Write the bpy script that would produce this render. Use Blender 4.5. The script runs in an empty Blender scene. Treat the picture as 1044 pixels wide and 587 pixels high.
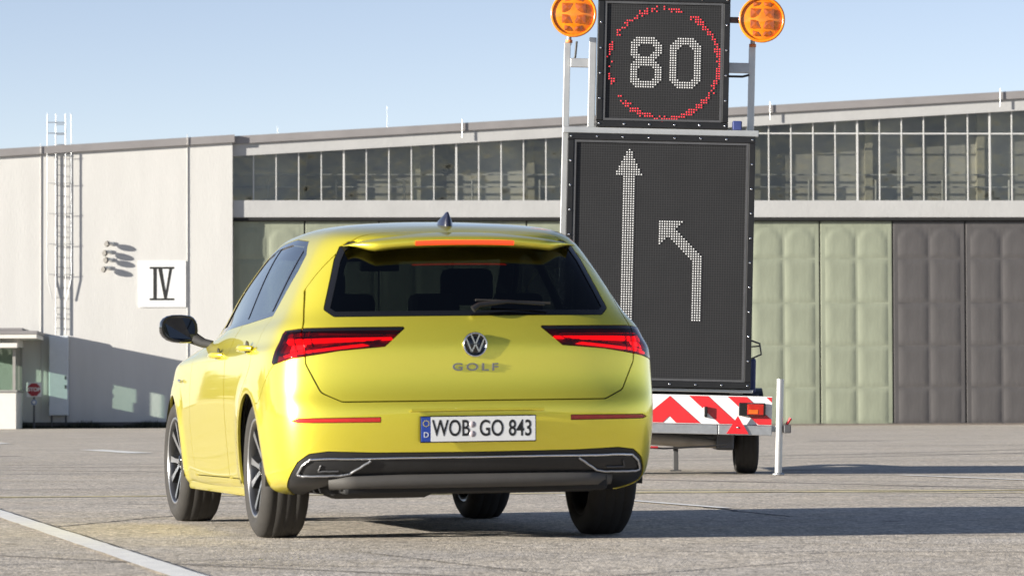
import bpy, bmesh, math, random
import numpy as np
from mathutils import Vector, Matrix
R = math.radians
random.seed(7)
sc = bpy.context.scene
col = sc.collection

# ------------------------------------------------------------------ camera, sky, sun, exposure
FPX, HOR, CAMH, ROLL = 3900.0, 413.5, 0.585, R(0.2)
cd = bpy.data.cameras.new('camera'); cam = bpy.data.objects.new('camera', cd); col.objects.link(cam)
cd.sensor_width = 36.0; cd.lens = FPX / 1044 * 36.0; cd.clip_start = 0.1; cd.clip_end = 6000
pitch = math.atan((HOR - 293.5) / FPX)
cam.matrix_world = (Matrix.Translation((0, 0, CAMH)) @ Matrix.Rotation(R(90) + pitch, 4, 'X') @ Matrix.Rotation(-ROLL, 4, 'Z'))
cd.dof.use_dof = True; cd.dof.focus_distance = 25.0; cd.dof.aperture_fstop = 10.0
sc.camera = cam

SUN_AZ, SUN_EL = R(21), R(11.0)          # light travels to +X, a little +Y, and down
wd = bpy.data.worlds.new('World'); sc.world = wd; wd.use_nodes = True
nt = wd.node_tree; bg = nt.nodes['Background']
sky = nt.nodes.new('ShaderNodeTexSky'); sky.sky_type = 'NISHITA'; sky.sun_disc = False
sky.sun_elevation = SUN_EL; sky.sun_rotation = math.atan2(-math.cos(SUN_AZ), -math.sin(SUN_AZ))
sky.air_density = 0.52; sky.dust_density = 0.0; sky.ozone_density = 0.0
wbm = nt.nodes.new('ShaderNodeMix'); wbm.data_type = 'RGBA'; wbm.blend_type = 'MULTIPLY'; wbm.inputs[0].default_value = 1.0   # camera white balance
wbm.inputs[7].default_value = (1.14, 1.0, 1.01, 1); nt.links.new(sky.outputs[0], wbm.inputs[6]); nt.links.new(wbm.outputs[2], bg.inputs[0]); bg.inputs[1].default_value = 0.067
sl = bpy.data.lights.new('sun', 'SUN'); so = bpy.data.objects.new('sun', sl); col.objects.link(so)
sl.energy = 5.0; sl.angle = R(0.5); sl.color = (1.0, 0.94, 0.83)
so.rotation_euler = Vector((math.cos(SUN_AZ) * math.cos(SUN_EL), math.sin(SUN_AZ) * math.cos(SUN_EL), -math.sin(SUN_EL))).to_track_quat('-Z', 'Y').to_euler()
sc.cycles.caustics_reflective = False; sc.cycles.caustics_refractive = False
sc.view_settings.view_transform = 'Standard'; sc.view_settings.look = 'None'
sc.view_settings.exposure = 1.4; sc.view_settings.gamma = 1.0; sc.view_settings.use_curve_mapping = False

# ------------------------------------------------------------------ materials
MATS = {}
def mat(name, base, rough=0.6, metal=0.0, var=0.0, vscale=6.0, bump=0.0, bscale=60.0, coat=0.0, emit=None, estr=0.0, spec=0.5, stretch=None):
    if name in MATS: return MATS[name]
    m = bpy.data.materials.new(name); m.use_nodes = True; MATS[name] = m
    n = m.node_tree; b = n.nodes['Principled BSDF']
    b.inputs['Base Color'].default_value = (*base, 1); b.inputs['Roughness'].default_value = rough
    b.inputs['Metallic'].default_value = metal; b.inputs['Coat Weight'].default_value = coat
    b.inputs['Coat Roughness'].default_value = 0.04
    b.inputs['Specular IOR Level'].default_value = spec
    if emit:
        b.inputs['Emission Color'].default_value = (*emit, 1); b.inputs['Emission Strength'].default_value = estr
    tc = n.nodes.new('ShaderNodeTexCoord'); src = tc.outputs['Object']
    if stretch:
        mp = n.nodes.new('ShaderNodeMapping'); mp.inputs['Scale'].default_value = stretch
        n.links.new(src, mp.inputs[0]); src = mp.outputs[0]
    if var:
        t = n.nodes.new('ShaderNodeTexNoise'); t.inputs['Scale'].default_value = vscale; t.inputs['Detail'].default_value = 6
        t.inputs['Roughness'].default_value = 0.65
        n.links.new(src, t.inputs['Vector'])
        mr = n.nodes.new('ShaderNodeMapRange'); mr.inputs[1].default_value = 0.25; mr.inputs[2].default_value = 0.75
        mr.inputs[3].default_value = 1 - var; mr.inputs[4].default_value = 1 + var
        n.links.new(t.outputs[0], mr.inputs[0])
        mx = n.nodes.new('ShaderNodeVectorMath'); mx.operation = 'SCALE'; mx.inputs[0].default_value = base
        n.links.new(mr.outputs[0], mx.inputs[3]); n.links.new(mx.outputs[0], b.inputs['Base Color'])
    if bump:
        t2 = n.nodes.new('ShaderNodeTexNoise'); t2.inputs['Scale'].default_value = bscale; t2.inputs['Detail'].default_value = 4
        n.links.new(src, t2.inputs['Vector'])
        bp = n.nodes.new('ShaderNodeBump'); bp.inputs['Strength'].default_value = 1.0; bp.inputs['Distance'].default_value = bump
        n.links.new(t2.outputs[0], bp.inputs['Height']); n.links.new(bp.outputs[0], b.inputs['Normal'])
    return m

def glassmat(name, tint, ior=1.45, rough=0.0, refl=1.0, vary=0.0, wav=0.0):
    if name in MATS: return MATS[name]
    m = bpy.data.materials.new(name); m.use_nodes = True; MATS[name] = m
    n = m.node_tree; n.nodes.remove(n.nodes['Principled BSDF']); out = n.nodes['Material Output']
    tr = n.nodes.new('ShaderNodeBsdfTransparent'); tr.inputs[0].default_value = (*tint, 1)
    gl = n.nodes.new('ShaderNodeBsdfGlossy'); gl.inputs['Roughness'].default_value = rough
    gl.inputs[0].default_value = (refl, refl, refl, 1)
    # two-sided Schlick reflectance of a thin pane
    geo = n.nodes.new('ShaderNodeNewGeometry'); dt = n.nodes.new('ShaderNodeVectorMath'); dt.operation = 'DOT_PRODUCT'
    n.links.new(geo.outputs['Incoming'], dt.inputs[0]); n.links.new(geo.outputs['Normal'], dt.inputs[1])
    def mth(op, a, b):
        q = n.nodes.new('ShaderNodeMath'); q.operation = op
        for i, v in enumerate((a, b)):
            if v is None: continue
            if isinstance(v, (int, float)): q.inputs[i].default_value = v
            else: n.links.new(v, q.inputs[i])
        return q.outputs[0]
    f0 = ((ior - 1) / (ior + 1)) ** 2
    p5 = mth('POWER', mth('SUBTRACT', 1.0, mth('ABSOLUTE', dt.outputs['Value'], None)), 5.0)
    fac_ = mth('ADD', f0, mth('MULTIPLY', p5, 1 - f0))
    if vary:
        oi = n.nodes.new('ShaderNodeObjectInfo'); sc2 = n.nodes.new('ShaderNodeVectorMath'); sc2.operation = 'SCALE'; sc2.inputs[0].default_value = tint
        n.links.new(mth('SUBTRACT', 1.0, mth('MULTIPLY', oi.outputs['Random'], vary)), sc2.inputs[3]); n.links.new(sc2.outputs[0], tr.inputs[0])
    if wav:
        tcw = n.nodes.new('ShaderNodeTexCoord'); now = n.nodes.new('ShaderNodeTexNoise'); now.inputs['Scale'].default_value = 1.6; n.links.new(tcw.outputs['Object'], now.inputs['Vector'])
        bw = n.nodes.new('ShaderNodeBump'); bw.inputs['Distance'].default_value = wav; n.links.new(now.outputs[0], bw.inputs['Height']); n.links.new(bw.outputs[0], gl.inputs['Normal'])
    mx = n.nodes.new('ShaderNodeMixShader')
    n.links.new(fac_, mx.inputs[0]); n.links.new(tr.outputs[0], mx.inputs[1]); n.links.new(gl.outputs[0], mx.inputs[2])
    n.links.new(mx.outputs[0], out.inputs[0])
    return m

def asphalt_mat():
    m = bpy.data.materials.new('asphalt'); m.use_nodes = True; n = m.node_tree; b = n.nodes['Principled BSDF']; L = n.links.new
    tc = n.nodes.new('ShaderNodeTexCoord'); o = tc.outputs['Object']
    vo = n.nodes.new('ShaderNodeTexVoronoi'); vo.inputs['Scale'].default_value = 85; L(o, vo.inputs['Vector'])
    vb = n.nodes.new('ShaderNodeTexVoronoi'); vb.inputs['Scale'].default_value = 30; L(o, vb.inputs['Vector'])
    def noise(scale, detail, vec=o, rough=0.6):
        t = n.nodes.new('ShaderNodeTexNoise'); t.inputs['Scale'].default_value = scale; t.inputs['Detail'].default_value = detail
        t.inputs['Roughness'].default_value = rough; L(vec, t.inputs['Vector']); return t.outputs[0]
    def rng(src, a, b_, c, d):
        r = n.nodes.new('ShaderNodeMapRange'); L(src, r.inputs[0])
        for i, v in zip((1, 2, 3, 4), (a, b_, c, d)): r.inputs[i].default_value = v
        return r.outputs[0]
    def math_(op, a, b_):
        q = n.nodes.new('ShaderNodeMath'); q.operation = op
        for i, v in enumerate((a, b_)):
            if isinstance(v, (int, float)): q.inputs[i].default_value = v
            else: L(v, q.inputs[i])
        return q.outputs[0]
    sep = n.nodes.new('ShaderNodeSeparateColor'); L(vo.outputs['Color'], sep.inputs[0])
    sep2 = n.nodes.new('ShaderNodeSeparateColor'); L(vb.outputs['Color'], sep2.inputs[0])
    mp = n.nodes.new('ShaderNodeMapping'); mp.inputs['Scale'].default_value = (0.10, 1.6, 1); L(o, mp.inputs[0])
    stone = rng(sep.outputs[0], 0, 1, 0.45, 1.6)
    stone2 = rng(sep2.outputs[0], 0, 1, 0.72, 1.28)
    blot = rng(noise(0.55, 7), 0.3, 0.7, 0.88, 1.10)
    streak = rng(noise(1.0, 8, mp.outputs[0], 0.7), 0.3, 0.7, 0.95, 1.04)
    fine = rng(noise(7, 5), 0.3, 0.7, 0.88, 1.12)
    v = math_('MULTIPLY', math_('MULTIPLY', stone, stone2), math_('MULTIPLY', math_('MULTIPLY', blot, streak), fine))
    warm = rng(noise(1.3, 5), 0.35, 0.7, 0, 1)
    cm = n.nodes.new('ShaderNodeMix'); cm.data_type = 'RGBA'; L(warm, cm.inputs[0])
    cm.inputs[6].default_value = (0.455, 0.412, 0.362, 1); cm.inputs[7].default_value = (0.475, 0.415, 0.335, 1)
    sc_ = n.nodes.new('ShaderNodeVectorMath'); sc_.operation = 'SCALE'; L(cm.outputs[2], sc_.inputs[0]); L(v, sc_.inputs[3])
    L(sc_.outputs[0], b.inputs['Base Color']); b.inputs['Roughness'].default_value = 0.9; b.inputs['Specular IOR Level'].default_value = 0.25
    bp = n.nodes.new('ShaderNodeBump'); bp.inputs['Distance'].default_value = 0.004; bp.inputs['Strength'].default_value = 0.6
    L(math_('ADD', math_('MULTIPLY', vo.outputs['Distance'], -0.9), noise(120, 2)), bp.inputs['Height']); L(bp.outputs[0], b.inputs['Normal'])
    return m

def paint_mat():
    m = bpy.data.materials.new('car_paint'); m.use_nodes = True; n = m.node_tree; b = n.nodes['Principled BSDF']; L = n.links.new
    tc = n.nodes.new('ShaderNodeTexCoord')
    vo = n.nodes.new('ShaderNodeTexVoronoi'); vo.inputs['Scale'].default_value = 900; L(tc.outputs['Object'], vo.inputs['Vector'])
    mx = n.nodes.new('ShaderNodeMix'); mx.data_type = 'RGBA'; mx.inputs[6].default_value = (0.92, 0.79, 0.06, 1); mx.inputs[7].default_value = (0.97, 0.84, 0.08, 1)
    sp = n.nodes.new('ShaderNodeSeparateColor'); L(vo.outputs['Color'], sp.inputs[0]); L(sp.outputs[0], mx.inputs[0]); L(mx.outputs[2], b.inputs['Base Color'])
    b.inputs['Metallic'].default_value = 0.72; b.inputs['Roughness'].default_value = 0.32
    b.inputs['Coat Weight'].default_value = 1.0; b.inputs['Coat Roughness'].default_value = 0.03
    return m

# LED panel face: dark matte louvre grid
def led_face_mat(pitch_):
    m = bpy.data.materials.new('led_face'); m.use_nodes = True; n = m.node_tree; b = n.nodes['Principled BSDF']; L = n.links.new
    tc = n.nodes.new('ShaderNodeTexCoord'); s = n.nodes.new('ShaderNodeSeparateXYZ'); L(tc.outputs['Object'], s.inputs[0])
    outs = []
    for k in (0, 2):
        q = n.nodes.new('ShaderNodeMath'); q.operation = 'DIVIDE'; L(s.outputs[k], q.inputs[0]); q.inputs[1].default_value = pitch_
        fr = n.nodes.new('ShaderNodeMath'); fr.operation = 'FRACT'; L(q.outputs[0], fr.inputs[0])
        d = n.nodes.new('ShaderNodeMath'); d.operation = 'SUBTRACT'; L(fr.outputs[0], d.inputs[0]); d.inputs[1].default_value = 0.5
        a = n.nodes.new('ShaderNodeMath'); a.operation = 'ABSOLUTE'; L(d.outputs[0], a.inputs[0]); outs.append(a.outputs[0])
    mxx = n.nodes.new('ShaderNodeMath'); mxx.operation = 'MAXIMUM'; L(outs[0], mxx.inputs[0]); L(outs[1], mxx.inputs[1])
    r = n.nodes.new('ShaderNodeMapRange'); L(mxx.outputs[0], r.inputs[0]); r.inputs[1].default_value = 0.36; r.inputs[2].default_value = 0.42
    no = n.nodes.new('ShaderNodeTexNoise'); no.inputs['Scale'].default_value = 3; no.inputs['Detail'].default_value = 5; L(tc.outputs['Object'], no.inputs['Vector'])
    c1 = n.nodes.new('ShaderNodeMix'); c1.data_type = 'RGBA'; L(no.outputs[0], c1.inputs[0]); c1.inputs[6].default_value = (0.020, 0.020, 0.022, 1); c1.inputs[7].default_value = (0.042, 0.042, 0.044, 1)
    cm = n.nodes.new('ShaderNodeMix'); cm.data_type = 'RGBA'; L(r.outputs[0], cm.inputs[0])
    cm.inputs[6].default_value = (0.012, 0.012, 0.013, 1); L(c1.outputs[2], cm.inputs[7]); L(cm.outputs[2], b.inputs['Base Color'])
    b.inputs['Roughness'].default_value = 0.55; b.inputs['Specular IOR Level'].default_value = 0.3
    return m

M_asph = asphalt_mat(); M_paint = paint_mat(); PITCH = 0.0205; M_led = led_face_mat(PITCH)
M_linew = mat('line_white', (0.78, 0.77, 0.74), 0.8, var=0.15, vscale=9, bump=0.002, bscale=150)
M_liney = mat('line_yellow', (0.66, 0.57, 0.30), 0.85, var=0.3, vscale=5)
M_tar = mat('tar', (0.035, 0.033, 0.034), 0.6, var=0.3, vscale=12)
M_white = mat('white_render', (0.575, 0.565, 0.545), 0.9, var=0.06, vscale=1.1, stretch=(1.5, 1, .22), bump=0.004, bscale=25)
M_band = mat('pale_concrete', (0.43, 0.428, 0.425), 0.85, var=0.09, vscale=0.8, bump=0.004, bscale=12)
M_fascia = mat('grey_fascia', (0.25, 0.235, 0.235), 0.6, var=0.12, vscale=1.2)
M_green = mat('green_door', (0.255, 0.275, 0.205), 0.55, var=0.22, stretch=(1.6, 1, .35), vscale=1.4, bump=0.003, bscale=8)
M_brown = mat('brown_door', (0.086, 0.08, 0.08), 0.5, var=0.25, stretch=(1.6, 1, .35), vscale=1.4, bump=0.003, bscale=8)
M_rubbergap = mat('black_gap', (0.012, 0.012, 0.013), 0.8, var=0.2)
M_mull = mat('mullion_white', (0.55, 0.55, 0.54), 0.6, var=0.08)
M_pane = glassmat('window_glass', (0.88, 0.885, 0.86), 1.5, vary=.28, wav=.02)
M_inner = mat('hangar_interior', (0.50, 0.485, 0.455), 0.9, var=0.3, vscale=0.5)
M_steel = mat('galvanised', (0.42, 0.43, 0.44), 0.42, 0.75, var=0.16, vscale=14, bump=0.0006, bscale=90)
M_alu = mat('aluminium', (0.56, 0.56, 0.55), 0.38, 0.7, var=0.08, vscale=8)
M_dsteel = mat('dark_steel', (0.10, 0.10, 0.105), 0.5, 0.5, var=0.2)
M_black = mat('black_plastic', (0.016, 0.016, 0.017), 0.42, var=0.25, vscale=9)
M_gloss = mat('gloss_black', (0.008, 0.008, 0.009), 0.12, coat=0.6, var=0.1)
M_frame = mat('black_frame', (0.014, 0.014, 0.015), 0.38, 0.2, var=0.3, vscale=7)
M_rubber = mat('rubber', (0.022, 0.0195, 0.017), 0.8, var=0.22, vscale=18, bump=0.001, bscale=120)
M_red = mat('retro_red', (0.58, 0.022, 0.028), 0.32, var=0.08, coat=0.4)
M_wht = mat('retro_white', (0.74, 0.74, 0.74), 0.32, var=0.04, coat=0.4)
M_chrome = mat('chrome', (0.78, 0.78, 0.79), 0.12, 1.0, var=0.05)
M_satin = mat('satin_alloy', (0.50, 0.50, 0.51), 0.3, 0.9, var=0.05)
M_blue = mat('blue_box', (0.03, 0.045, 0.16), 0.5, var=0.2)
M_grey = mat('grey_cabinet', (0.60, 0.64, 0.68), 0.5, var=0.06)
M_led_w = mat('led_white', (0.45, 0.45, 0.45), 0.4, emit=(1.0, 0.97, 0.92), estr=0.15, var=0.02)
M_led_r = mat('led_red', (0.6, 0.02, 0.03), 0.4, emit=(1.0, 0.03, 0.06), estr=0.30, var=0.02)
M_weed = mat('weeds', (0.035, 0.038, 0.022), 0.9, var=0.4, vscale=30)

# ------------------------------------------------------------------ mesh helpers
def tag(o, label=None, cat=None, group=None, kind=None):
    if label: o['label'] = label
    if cat: o['category'] = cat
    if group: o['group'] = group
    if kind: o['kind'] = kind
    return o
def empty(name, loc=(0, 0, 0), rz=0.0):
    o = bpy.data.objects.new(name, None); col.objects.link(o); o.location = loc; o.rotation_euler = (0, 0, rz)
    o.empty_display_size = 0.2
    return o
class MB:
    def __init__(s): s.v = []; s.f = []; s.sm = []; s.mi = []; s.cur = 0
    def add(s, vs, fs, smooth=False):
        b = len(s.v); s.v += [tuple(p) for p in vs]
        for f in fs: s.f.append([b + i for i in f]); s.sm.append(smooth); s.mi.append(s.cur)
        return s
    def box(s, x0, x1, y0, y1, z0, z1, ch=0.0, mtx=None):
        if ch <= 0:
            vs = [(x0, y0, z0), (x1, y0, z0), (x1, y1, z0), (x0, y1, z0), (x0, y0, z1), (x1, y0, z1), (x1, y1, z1), (x0, y1, z1)]
            fs = [(0, 3, 2, 1), (4, 5, 6, 7), (0, 1, 5, 4), (1, 2, 6, 5), (2, 3, 7, 6), (3, 0, 4, 7)]
        else:
            bm = bmesh.new(); bmesh.ops.create_cube(bm, size=1)
            for v in bm.verts: v.co = Vector(((x0 + x1) / 2 + v.co.x * (x1 - x0), (y0 + y1) / 2 + v.co.y * (y1 - y0), (z0 + z1) / 2 + v.co.z * (z1 - z0)))
            bmesh.ops.bevel(bm, geom=bm.edges[:], offset=ch, segments=2, affect='EDGES', profile=0.5)
            vs = [v.co[:] for v in bm.verts]; fs = [[v.index for v in f.verts] for f in bm.faces]; bm.free()
        if mtx: vs = [tuple(mtx @ Vector(p)) for p in vs]
        return s.add(vs, fs)
    def tube(s, pts, r, n=8, caps=True):
        pts = [Vector(p) for p in pts]; rings = []; up = None
        for i, p in enumerate(pts):
            d = (pts[min(i + 1, len(pts) - 1)] - pts[max(i - 1, 0)]).normalized()
            if up is None: up = d.orthogonal().normalized()
            u = (up - d * up.dot(d)).normalized(); w = d.cross(u); up = u
            rr = r[i] if isinstance(r, (list, tuple)) else r
            rings.append([p + (u * math.cos(a) + w * math.sin(a)) * rr for a in [2 * math.pi * k / n for k in range(n)]])
        vs = [q for g in rings for q in g]; fs = []
        for i in range(len(rings) - 1):
            for k in range(n): fs.append((i * n + k, i * n + (k + 1) % n, (i + 1) * n + (k + 1) % n, (i + 1) * n + k))
        s.add(vs, fs, True)
        if caps:
            s.add(rings[0], [list(range(n))[::-1]]); s.add(rings[-1], [list(range(n))])
        return s
    def lathe(s, prof, n=40, axis='x', origin=(0, 0, 0), closed=False):
        # prof: (a, r) a along axis
        vs = []; m = len(prof)
        for k in range(n):
            t = 2 * math.pi * k / n
            for a, r in prof:
                c, d = r * math.cos(t), r * math.sin(t)
                p = {'x': (a, c, d), 'y': (c, a, d), 'z': (c, d, a)}[axis]
                vs.append((p[0] + origin[0], p[1] + origin[1], p[2] + origin[2]))
        fs = []
        for k in range(n):
            k2 = (k + 1) % n
            for i in range(m if closed else m - 1):
                j = (i + 1) % m; fs.append((k * m + i, k2 * m + i, k2 * m + j, k * m + j))
        return s.add(vs, fs, True)
    def prism(s, poly, y0, y1, axes='xz'):
        # polygon in (x,z) extruded along y
        n = len(poly)
        if axes == 'xz': vs = [(p[0], y0, p[1]) for p in poly] + [(p[0], y1, p[1]) for p in poly]
        elif axes == 'yz': vs = [(y0, p[0], p[1]) for p in poly] + [(y1, p[0], p[1]) for p in poly]
        else: vs = [(p[0], p[1], y0) for p in poly] + [(p[0], p[1], y1) for p in poly]
        fs = [list(range(n)), list(range(2 * n - 1, n - 1, -1))] + [(i, (i + 1) % n, n + (i + 1) % n, n + i)[::-1] for i in range(n)]
        return s.add(vs, fs)
    def mesh(s, name, mats):
        me = bpy.data.meshes.new(name); me.from_pydata(s.v, [], s.f); me.update()
        me.polygons.foreach_set('use_smooth', s.sm)
        if not isinstance(mats, (list, tuple)): mats = [mats]
        for m in mats: me.materials.append(m)
        me.polygons.foreach_set('material_index', s.mi)
        bm = bmesh.new(); bm.from_mesh(me); bmesh.ops.recalc_face_normals(bm, faces=bm.faces[:]); bm.to_mesh(me); bm.free()
        return me
    def build(s, name, mats, parent=None):
        return link(name, s.mesh(name, mats), parent)
def link(name, me, parent=None, loc=None):
    o = bpy.data.objects.new(name, me); col.objects.link(o); o.parent = parent
    if loc: o.location = loc
    return o
def textmesh(name, txt, size, material, parent, loc, rot=(R(90), 0, 0), depth=0.002, sx=1.0, bold=0.0, sp=1.0):
    cu = bpy.data.curves.new(name, 'FONT'); cu.body = txt; cu.size = size; cu.align_x = 'CENTER'; cu.align_y = 'CENTER'; cu.extrude = depth
    cu.offset = bold; cu.space_character = sp
    t = bpy.data.objects.new('tmp_text', cu); col.objects.link(t)
    dg = bpy.context.evaluated_depsgraph_get(); me = bpy.data.meshes.new_from_object(t.evaluated_get(dg)); bpy.data.objects.remove(t)
    me.materials.clear(); me.materials.append(material)
    for v in me.vertices: v.co.x *= sx
    o = link(name, me, parent, loc); o.rotation_euler = rot
    return o

# ------------------------------------------------------------------ ground, markings
def sheet(name, poly, z, m, label=None, cat=None, group=None, kind='structure', parent=None):
    me = bpy.data.meshes.new(name); me.from_pydata([(p[0], p[1], z) for p in poly], [], [list(range(len(poly)))]); me.update()
    me.materials.append(m); o = link(name, me, parent); tag(o, label, cat, group, kind); return o
sheet('ground', [(-1500, -1500), (1500, -1500), (1500, 2500), (-1500, 2500)], 0, M_asph)
def strip(name, p0, p1, w, z, m, n=24, jit=0.0, taper=False, seed=0):
    rd = random.Random(seed); a, b = Vector(p0), Vector(p1); d = (b - a).normalized(); nn = Vector((-d.y, d.x)); vs = []; fs = []; off = 0
    for i in range(n + 1):
        t = i / n; c = a.lerp(b, t); off = off * 0.8 + rd.uniform(-jit, jit)
        ww = w * (0.75 + 0.5 * rd.random() if jit else 1.0) * (min(1, 6 * t, 6 * (1 - t)) if taper else 1)
        e = 0.03 * w
        vs += [(*(c + nn * (off + ww / 2 + rd.uniform(-e, e))), z), (*(c + nn * (off - ww / 2 + rd.uniform(-e, e))), z)]
        if i: k = 2 * i; fs.append((k - 2, k - 1, k + 1, k))
    me = bpy.data.meshes.new(name); me.from_pydata(vs, [], fs); me.update(); me.materials.append(m)
    return tag(link(name, me), kind='structure')
strip('road_marking', (-4.60, 29.25), (0.0, 8.0), 0.125, 0.008, M_linew, 90)
strip('road_marking', (-5.76, 52.3), (-4.68, 48.2), 0.34, 0.008, M_linew, 8)
strip('road_marking', (-9.3, 66.5), (-8.2, 61.2), 0.36, 0.008, M_linew, 8)
strip('road_marking', (0.30, 24.9), (1.20, 21.6), 0.075, 0.008, M_linew, 10)
strip('road_marking', (3.20, 31.5), (4.6, 27.2), 0.10, 0.008, M_linew, 10)
strip('yellow_marking', (-14, 23.4), (14, 27.5), 0.16, 0.004, M_liney, 120, 0.004)
strip('yellow_marking', (0.6, 26.55), (14, 23.6), 0.10, 0.0045, M_liney, 60, 0.004)
strip('yellow_marking', (0.6, 26.0), (14, 22.2), 0.09, 0.005, M_liney, 60, 0.004)
seams = [((-6, 26.6), (-2.3, 27.6), .05), ((-9, 31.2), (-2.8, 34.3), .07), ((1.05, 22.1), (1.5, 19.9), .035), ((0.2, 32.9), (9, 29.3), .05), ((1.8, 27.8), (9, 25.3), .045),
         ((-2.35, 18.3), (-1.6, 21.6), .018), ((0.05, 12.7), (1.3, 14.6), .014), ((-12, 40), (-4, 41.5), .09), ((2.2, 36), (14, 35.2), .08), ((3, 45), (16, 46), .12),
         ((-14, 55), (-7, 54), .10), ((2, 39.5), (10, 40.2), .06), ((-3.0, 24.5), (-1.2, 24.1), .02), ((4, 55), (20, 54), .12), ((1.2, 29.4), (5, 28.7), .03), ((-.7, 15.6), (.2, 13.1), .012),
         ((-30, 70), (25, 72), .16), ((-30, 88), (30, 86), .18)]
rs2 = random.Random(21)
for k in range(26):
    y = 14 + 95 * rs2.random() ** 1.6; x = rs2.uniform(-.16, .16) * y; l_ = y * rs2.uniform(.02, .10); an = rs2.uniform(-.5, .5)
    seams.append(((x - l_, y - l_ * an), (x + l_, y + l_ * an), rs2.uniform(.0006, .0014) * y))
M_mark = mat('tyre_mark', (0.24, 0.215, 0.19), 0.9, var=0.35, vscale=5, bump=.002, bscale=150)
def arc_mark(pts, w, z, seed):
    rd = random.Random(seed); P = [Vector(p) for p in pts]; vs = []; fs = []; C = []
    for i in range(len(P) - 1):
        p0, p1, p2, p3 = P[max(i - 1, 0)], P[i], P[i + 1], P[min(i + 2, len(P) - 1)]
        for k in range(14):
            t = k / 14; C.append(.5 * ((2 * p1) + (p2 - p0) * t + (2 * p0 - 5 * p1 + 4 * p2 - p3) * t * t + (3 * p1 - p0 - 3 * p2 + p3) * t ** 3))
    for i, c in enumerate(C[:-1]):
        d = (C[i + 1] - c).normalized(); n_ = Vector((-d.y, d.x)); ww = w * rd.uniform(.75, 1.1) * min(1, .15 + i / 8, .15 + (len(C) - i) / 8)
        vs += [(*(c + n_ * ww / 2), z), (*(c - n_ * ww / 2), z)]
        if i: q = 2 * i; fs.append((q - 2, q - 1, q + 1, q))
    me = bpy.data.meshes.new('tyre_mark'); me.from_pydata(vs, [], fs); me.update(); me.materials.append(M_mark); tag(link('tyre_mark', me), kind='structure')
for k, (pts, w) in enumerate((([(-9, 38), (-3, 39.5), (3, 44), (12, 58)], .2), ([(-8.5, 36.6), (-2.4, 38.1), (3.9, 42.8), (13, 57)], .2), ([(6, 21), (2.2, 28.6), (-5, 36), (-20, 44)], .16), ([(-3.4, 17.8), (-2.2, 15.4), (-.2, 13.2), (2, 11)], .05))):
    arc_mark(pts, w, 0.0012 + .0002 * k, k)
def blotch(x, y, r, seed):
    rd = random.Random(seed); n_ = 26; sheet('oil_stain', [(x + r * rd.uniform(.6, 1.15) * math.cos(2 * math.pi * k / n_), y + r * rd.uniform(.6, 1.15) * math.sin(2 * math.pi * k / n_)) for k in range(n_)], .0008, M_mark)
for k, (x, y, r) in enumerate(((1.9, 19.2, .06), (-1.75, 16.2, .045), (2.6, 34.5, .3), (-6.3, 46, .5), (1.2, 15.1, .05), (5.5, 62, .8), (3.1, 24.0, .09), (-4.8, 31, .22))): blotch(x, y, r, k)
for i, (a, b, w) in enumerate(seams): strip('tar_seam', a, b, w, 0.002, M_tar, 60, w * 0.35, True, i)

# ------------------------------------------------------------------ hangar facade frame (x along the wall, y inward, z up)
PHI = R(3.9)
def fac(name, u=0.0, y=0.0, z=0.0):
    o = empty(name, (u * math.cos(PHI) - y * math.sin(PHI), 108 + u * math.sin(PHI) + y * math.cos(PHI), z), PHI); return o
ztop = lambda u: 8.19 + (u + 7.7) * 0.0592
U0, U1 = -7.87, 27.6
hang = fac('hangar'); tag(hang, 'long aircraft hangar with green and brown sliding doors and clerestory windows', 'hangar')
def slopebar(name, u0, u1, a0, a1, y0, y1, m, parent, b0=None):
    # bar between ztop-a0 (top) and ztop-a1 (bottom) ; b0 = fixed bottom
    mb = MB(); v = []
    for u in (u0, u1):
        t = ztop(u) - a0; bt = (ztop(u) - a1) if b0 is None else b0
        v += [(u, y0, bt), (u, y1, bt), (u, y1, t), (u, y0, t)]
    mb.add(v, [(0, 3, 2, 1), (4, 5, 6, 7), (0, 1, 5, 4), (1, 2, 6, 5), (2, 3, 7, 6), (3, 0, 4, 7)])
    return mb.build(name, m, parent)
slopebar('roof_fascia', U0 + .003, U1, 0, 0.22, -0.10, 0.6, M_fascia, hang)
slopebar('roof', U0 + .003, U1, 0.02, 0.20, 0.602, 24, M_fascia, hang)
slopebar('upper_beam', U0 + .003, U1, 0.223, 0.56, -0.02, 0.30, M_band, hang)
MB().box(U0 + .003, U1, -0.04, 0.40, 5.90, 6.38, 0.01).build('lower_beam', M_band, hang)
MB().box(U0 + .003, U1, 0.0, 0.5, 5.815, 5.897).build('door_rail', M_rubbergap, hang)
MB().box(U0 + .003, U1, -0.32, 0.5, -0.01, 0.045, 0.01).build('threshold', mat('threshold', (0.16, 0.135, 0.115), 0.9, var=0.3, vscale=3), hang)
slopebar('inner_wall', U0 + .01, U1 - .01, 0.3, 0, 0.95, 1.1, M_inner, hang, 5.85)
MB().box(U0, U1, 0.42, 1.2, 5.7, 5.85).build('inner_floor', M_inner, hang)
for zz in (6.80, 7.15): MB().box(U0 + .01, U1, 0.62, 0.67, zz - .02, zz + .02).build('inner_rail', M_band, hang)
for k in range(18): MB().tube([(U0 + 1 + k * 1.93, 0.645, 5.86), (U0 + 1 + k * 1.93, 0.645, 7.0)], 0.035, 6).build('inner_post', M_band, hang)
for k in range(10):
    u = -6 + k * 3.24
    MB().box(u, u + .22, .72, .94, 5.86, ztop(u) - .22).build('inner_column', mat('column', (0.5, 0.47, 0.38), 0.9, var=0.1), hang)
SP = 0.6355; thick = {4, 9, 14, 20, 27, 33, 39, 45, 51}
prev = U0 + .003
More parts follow.
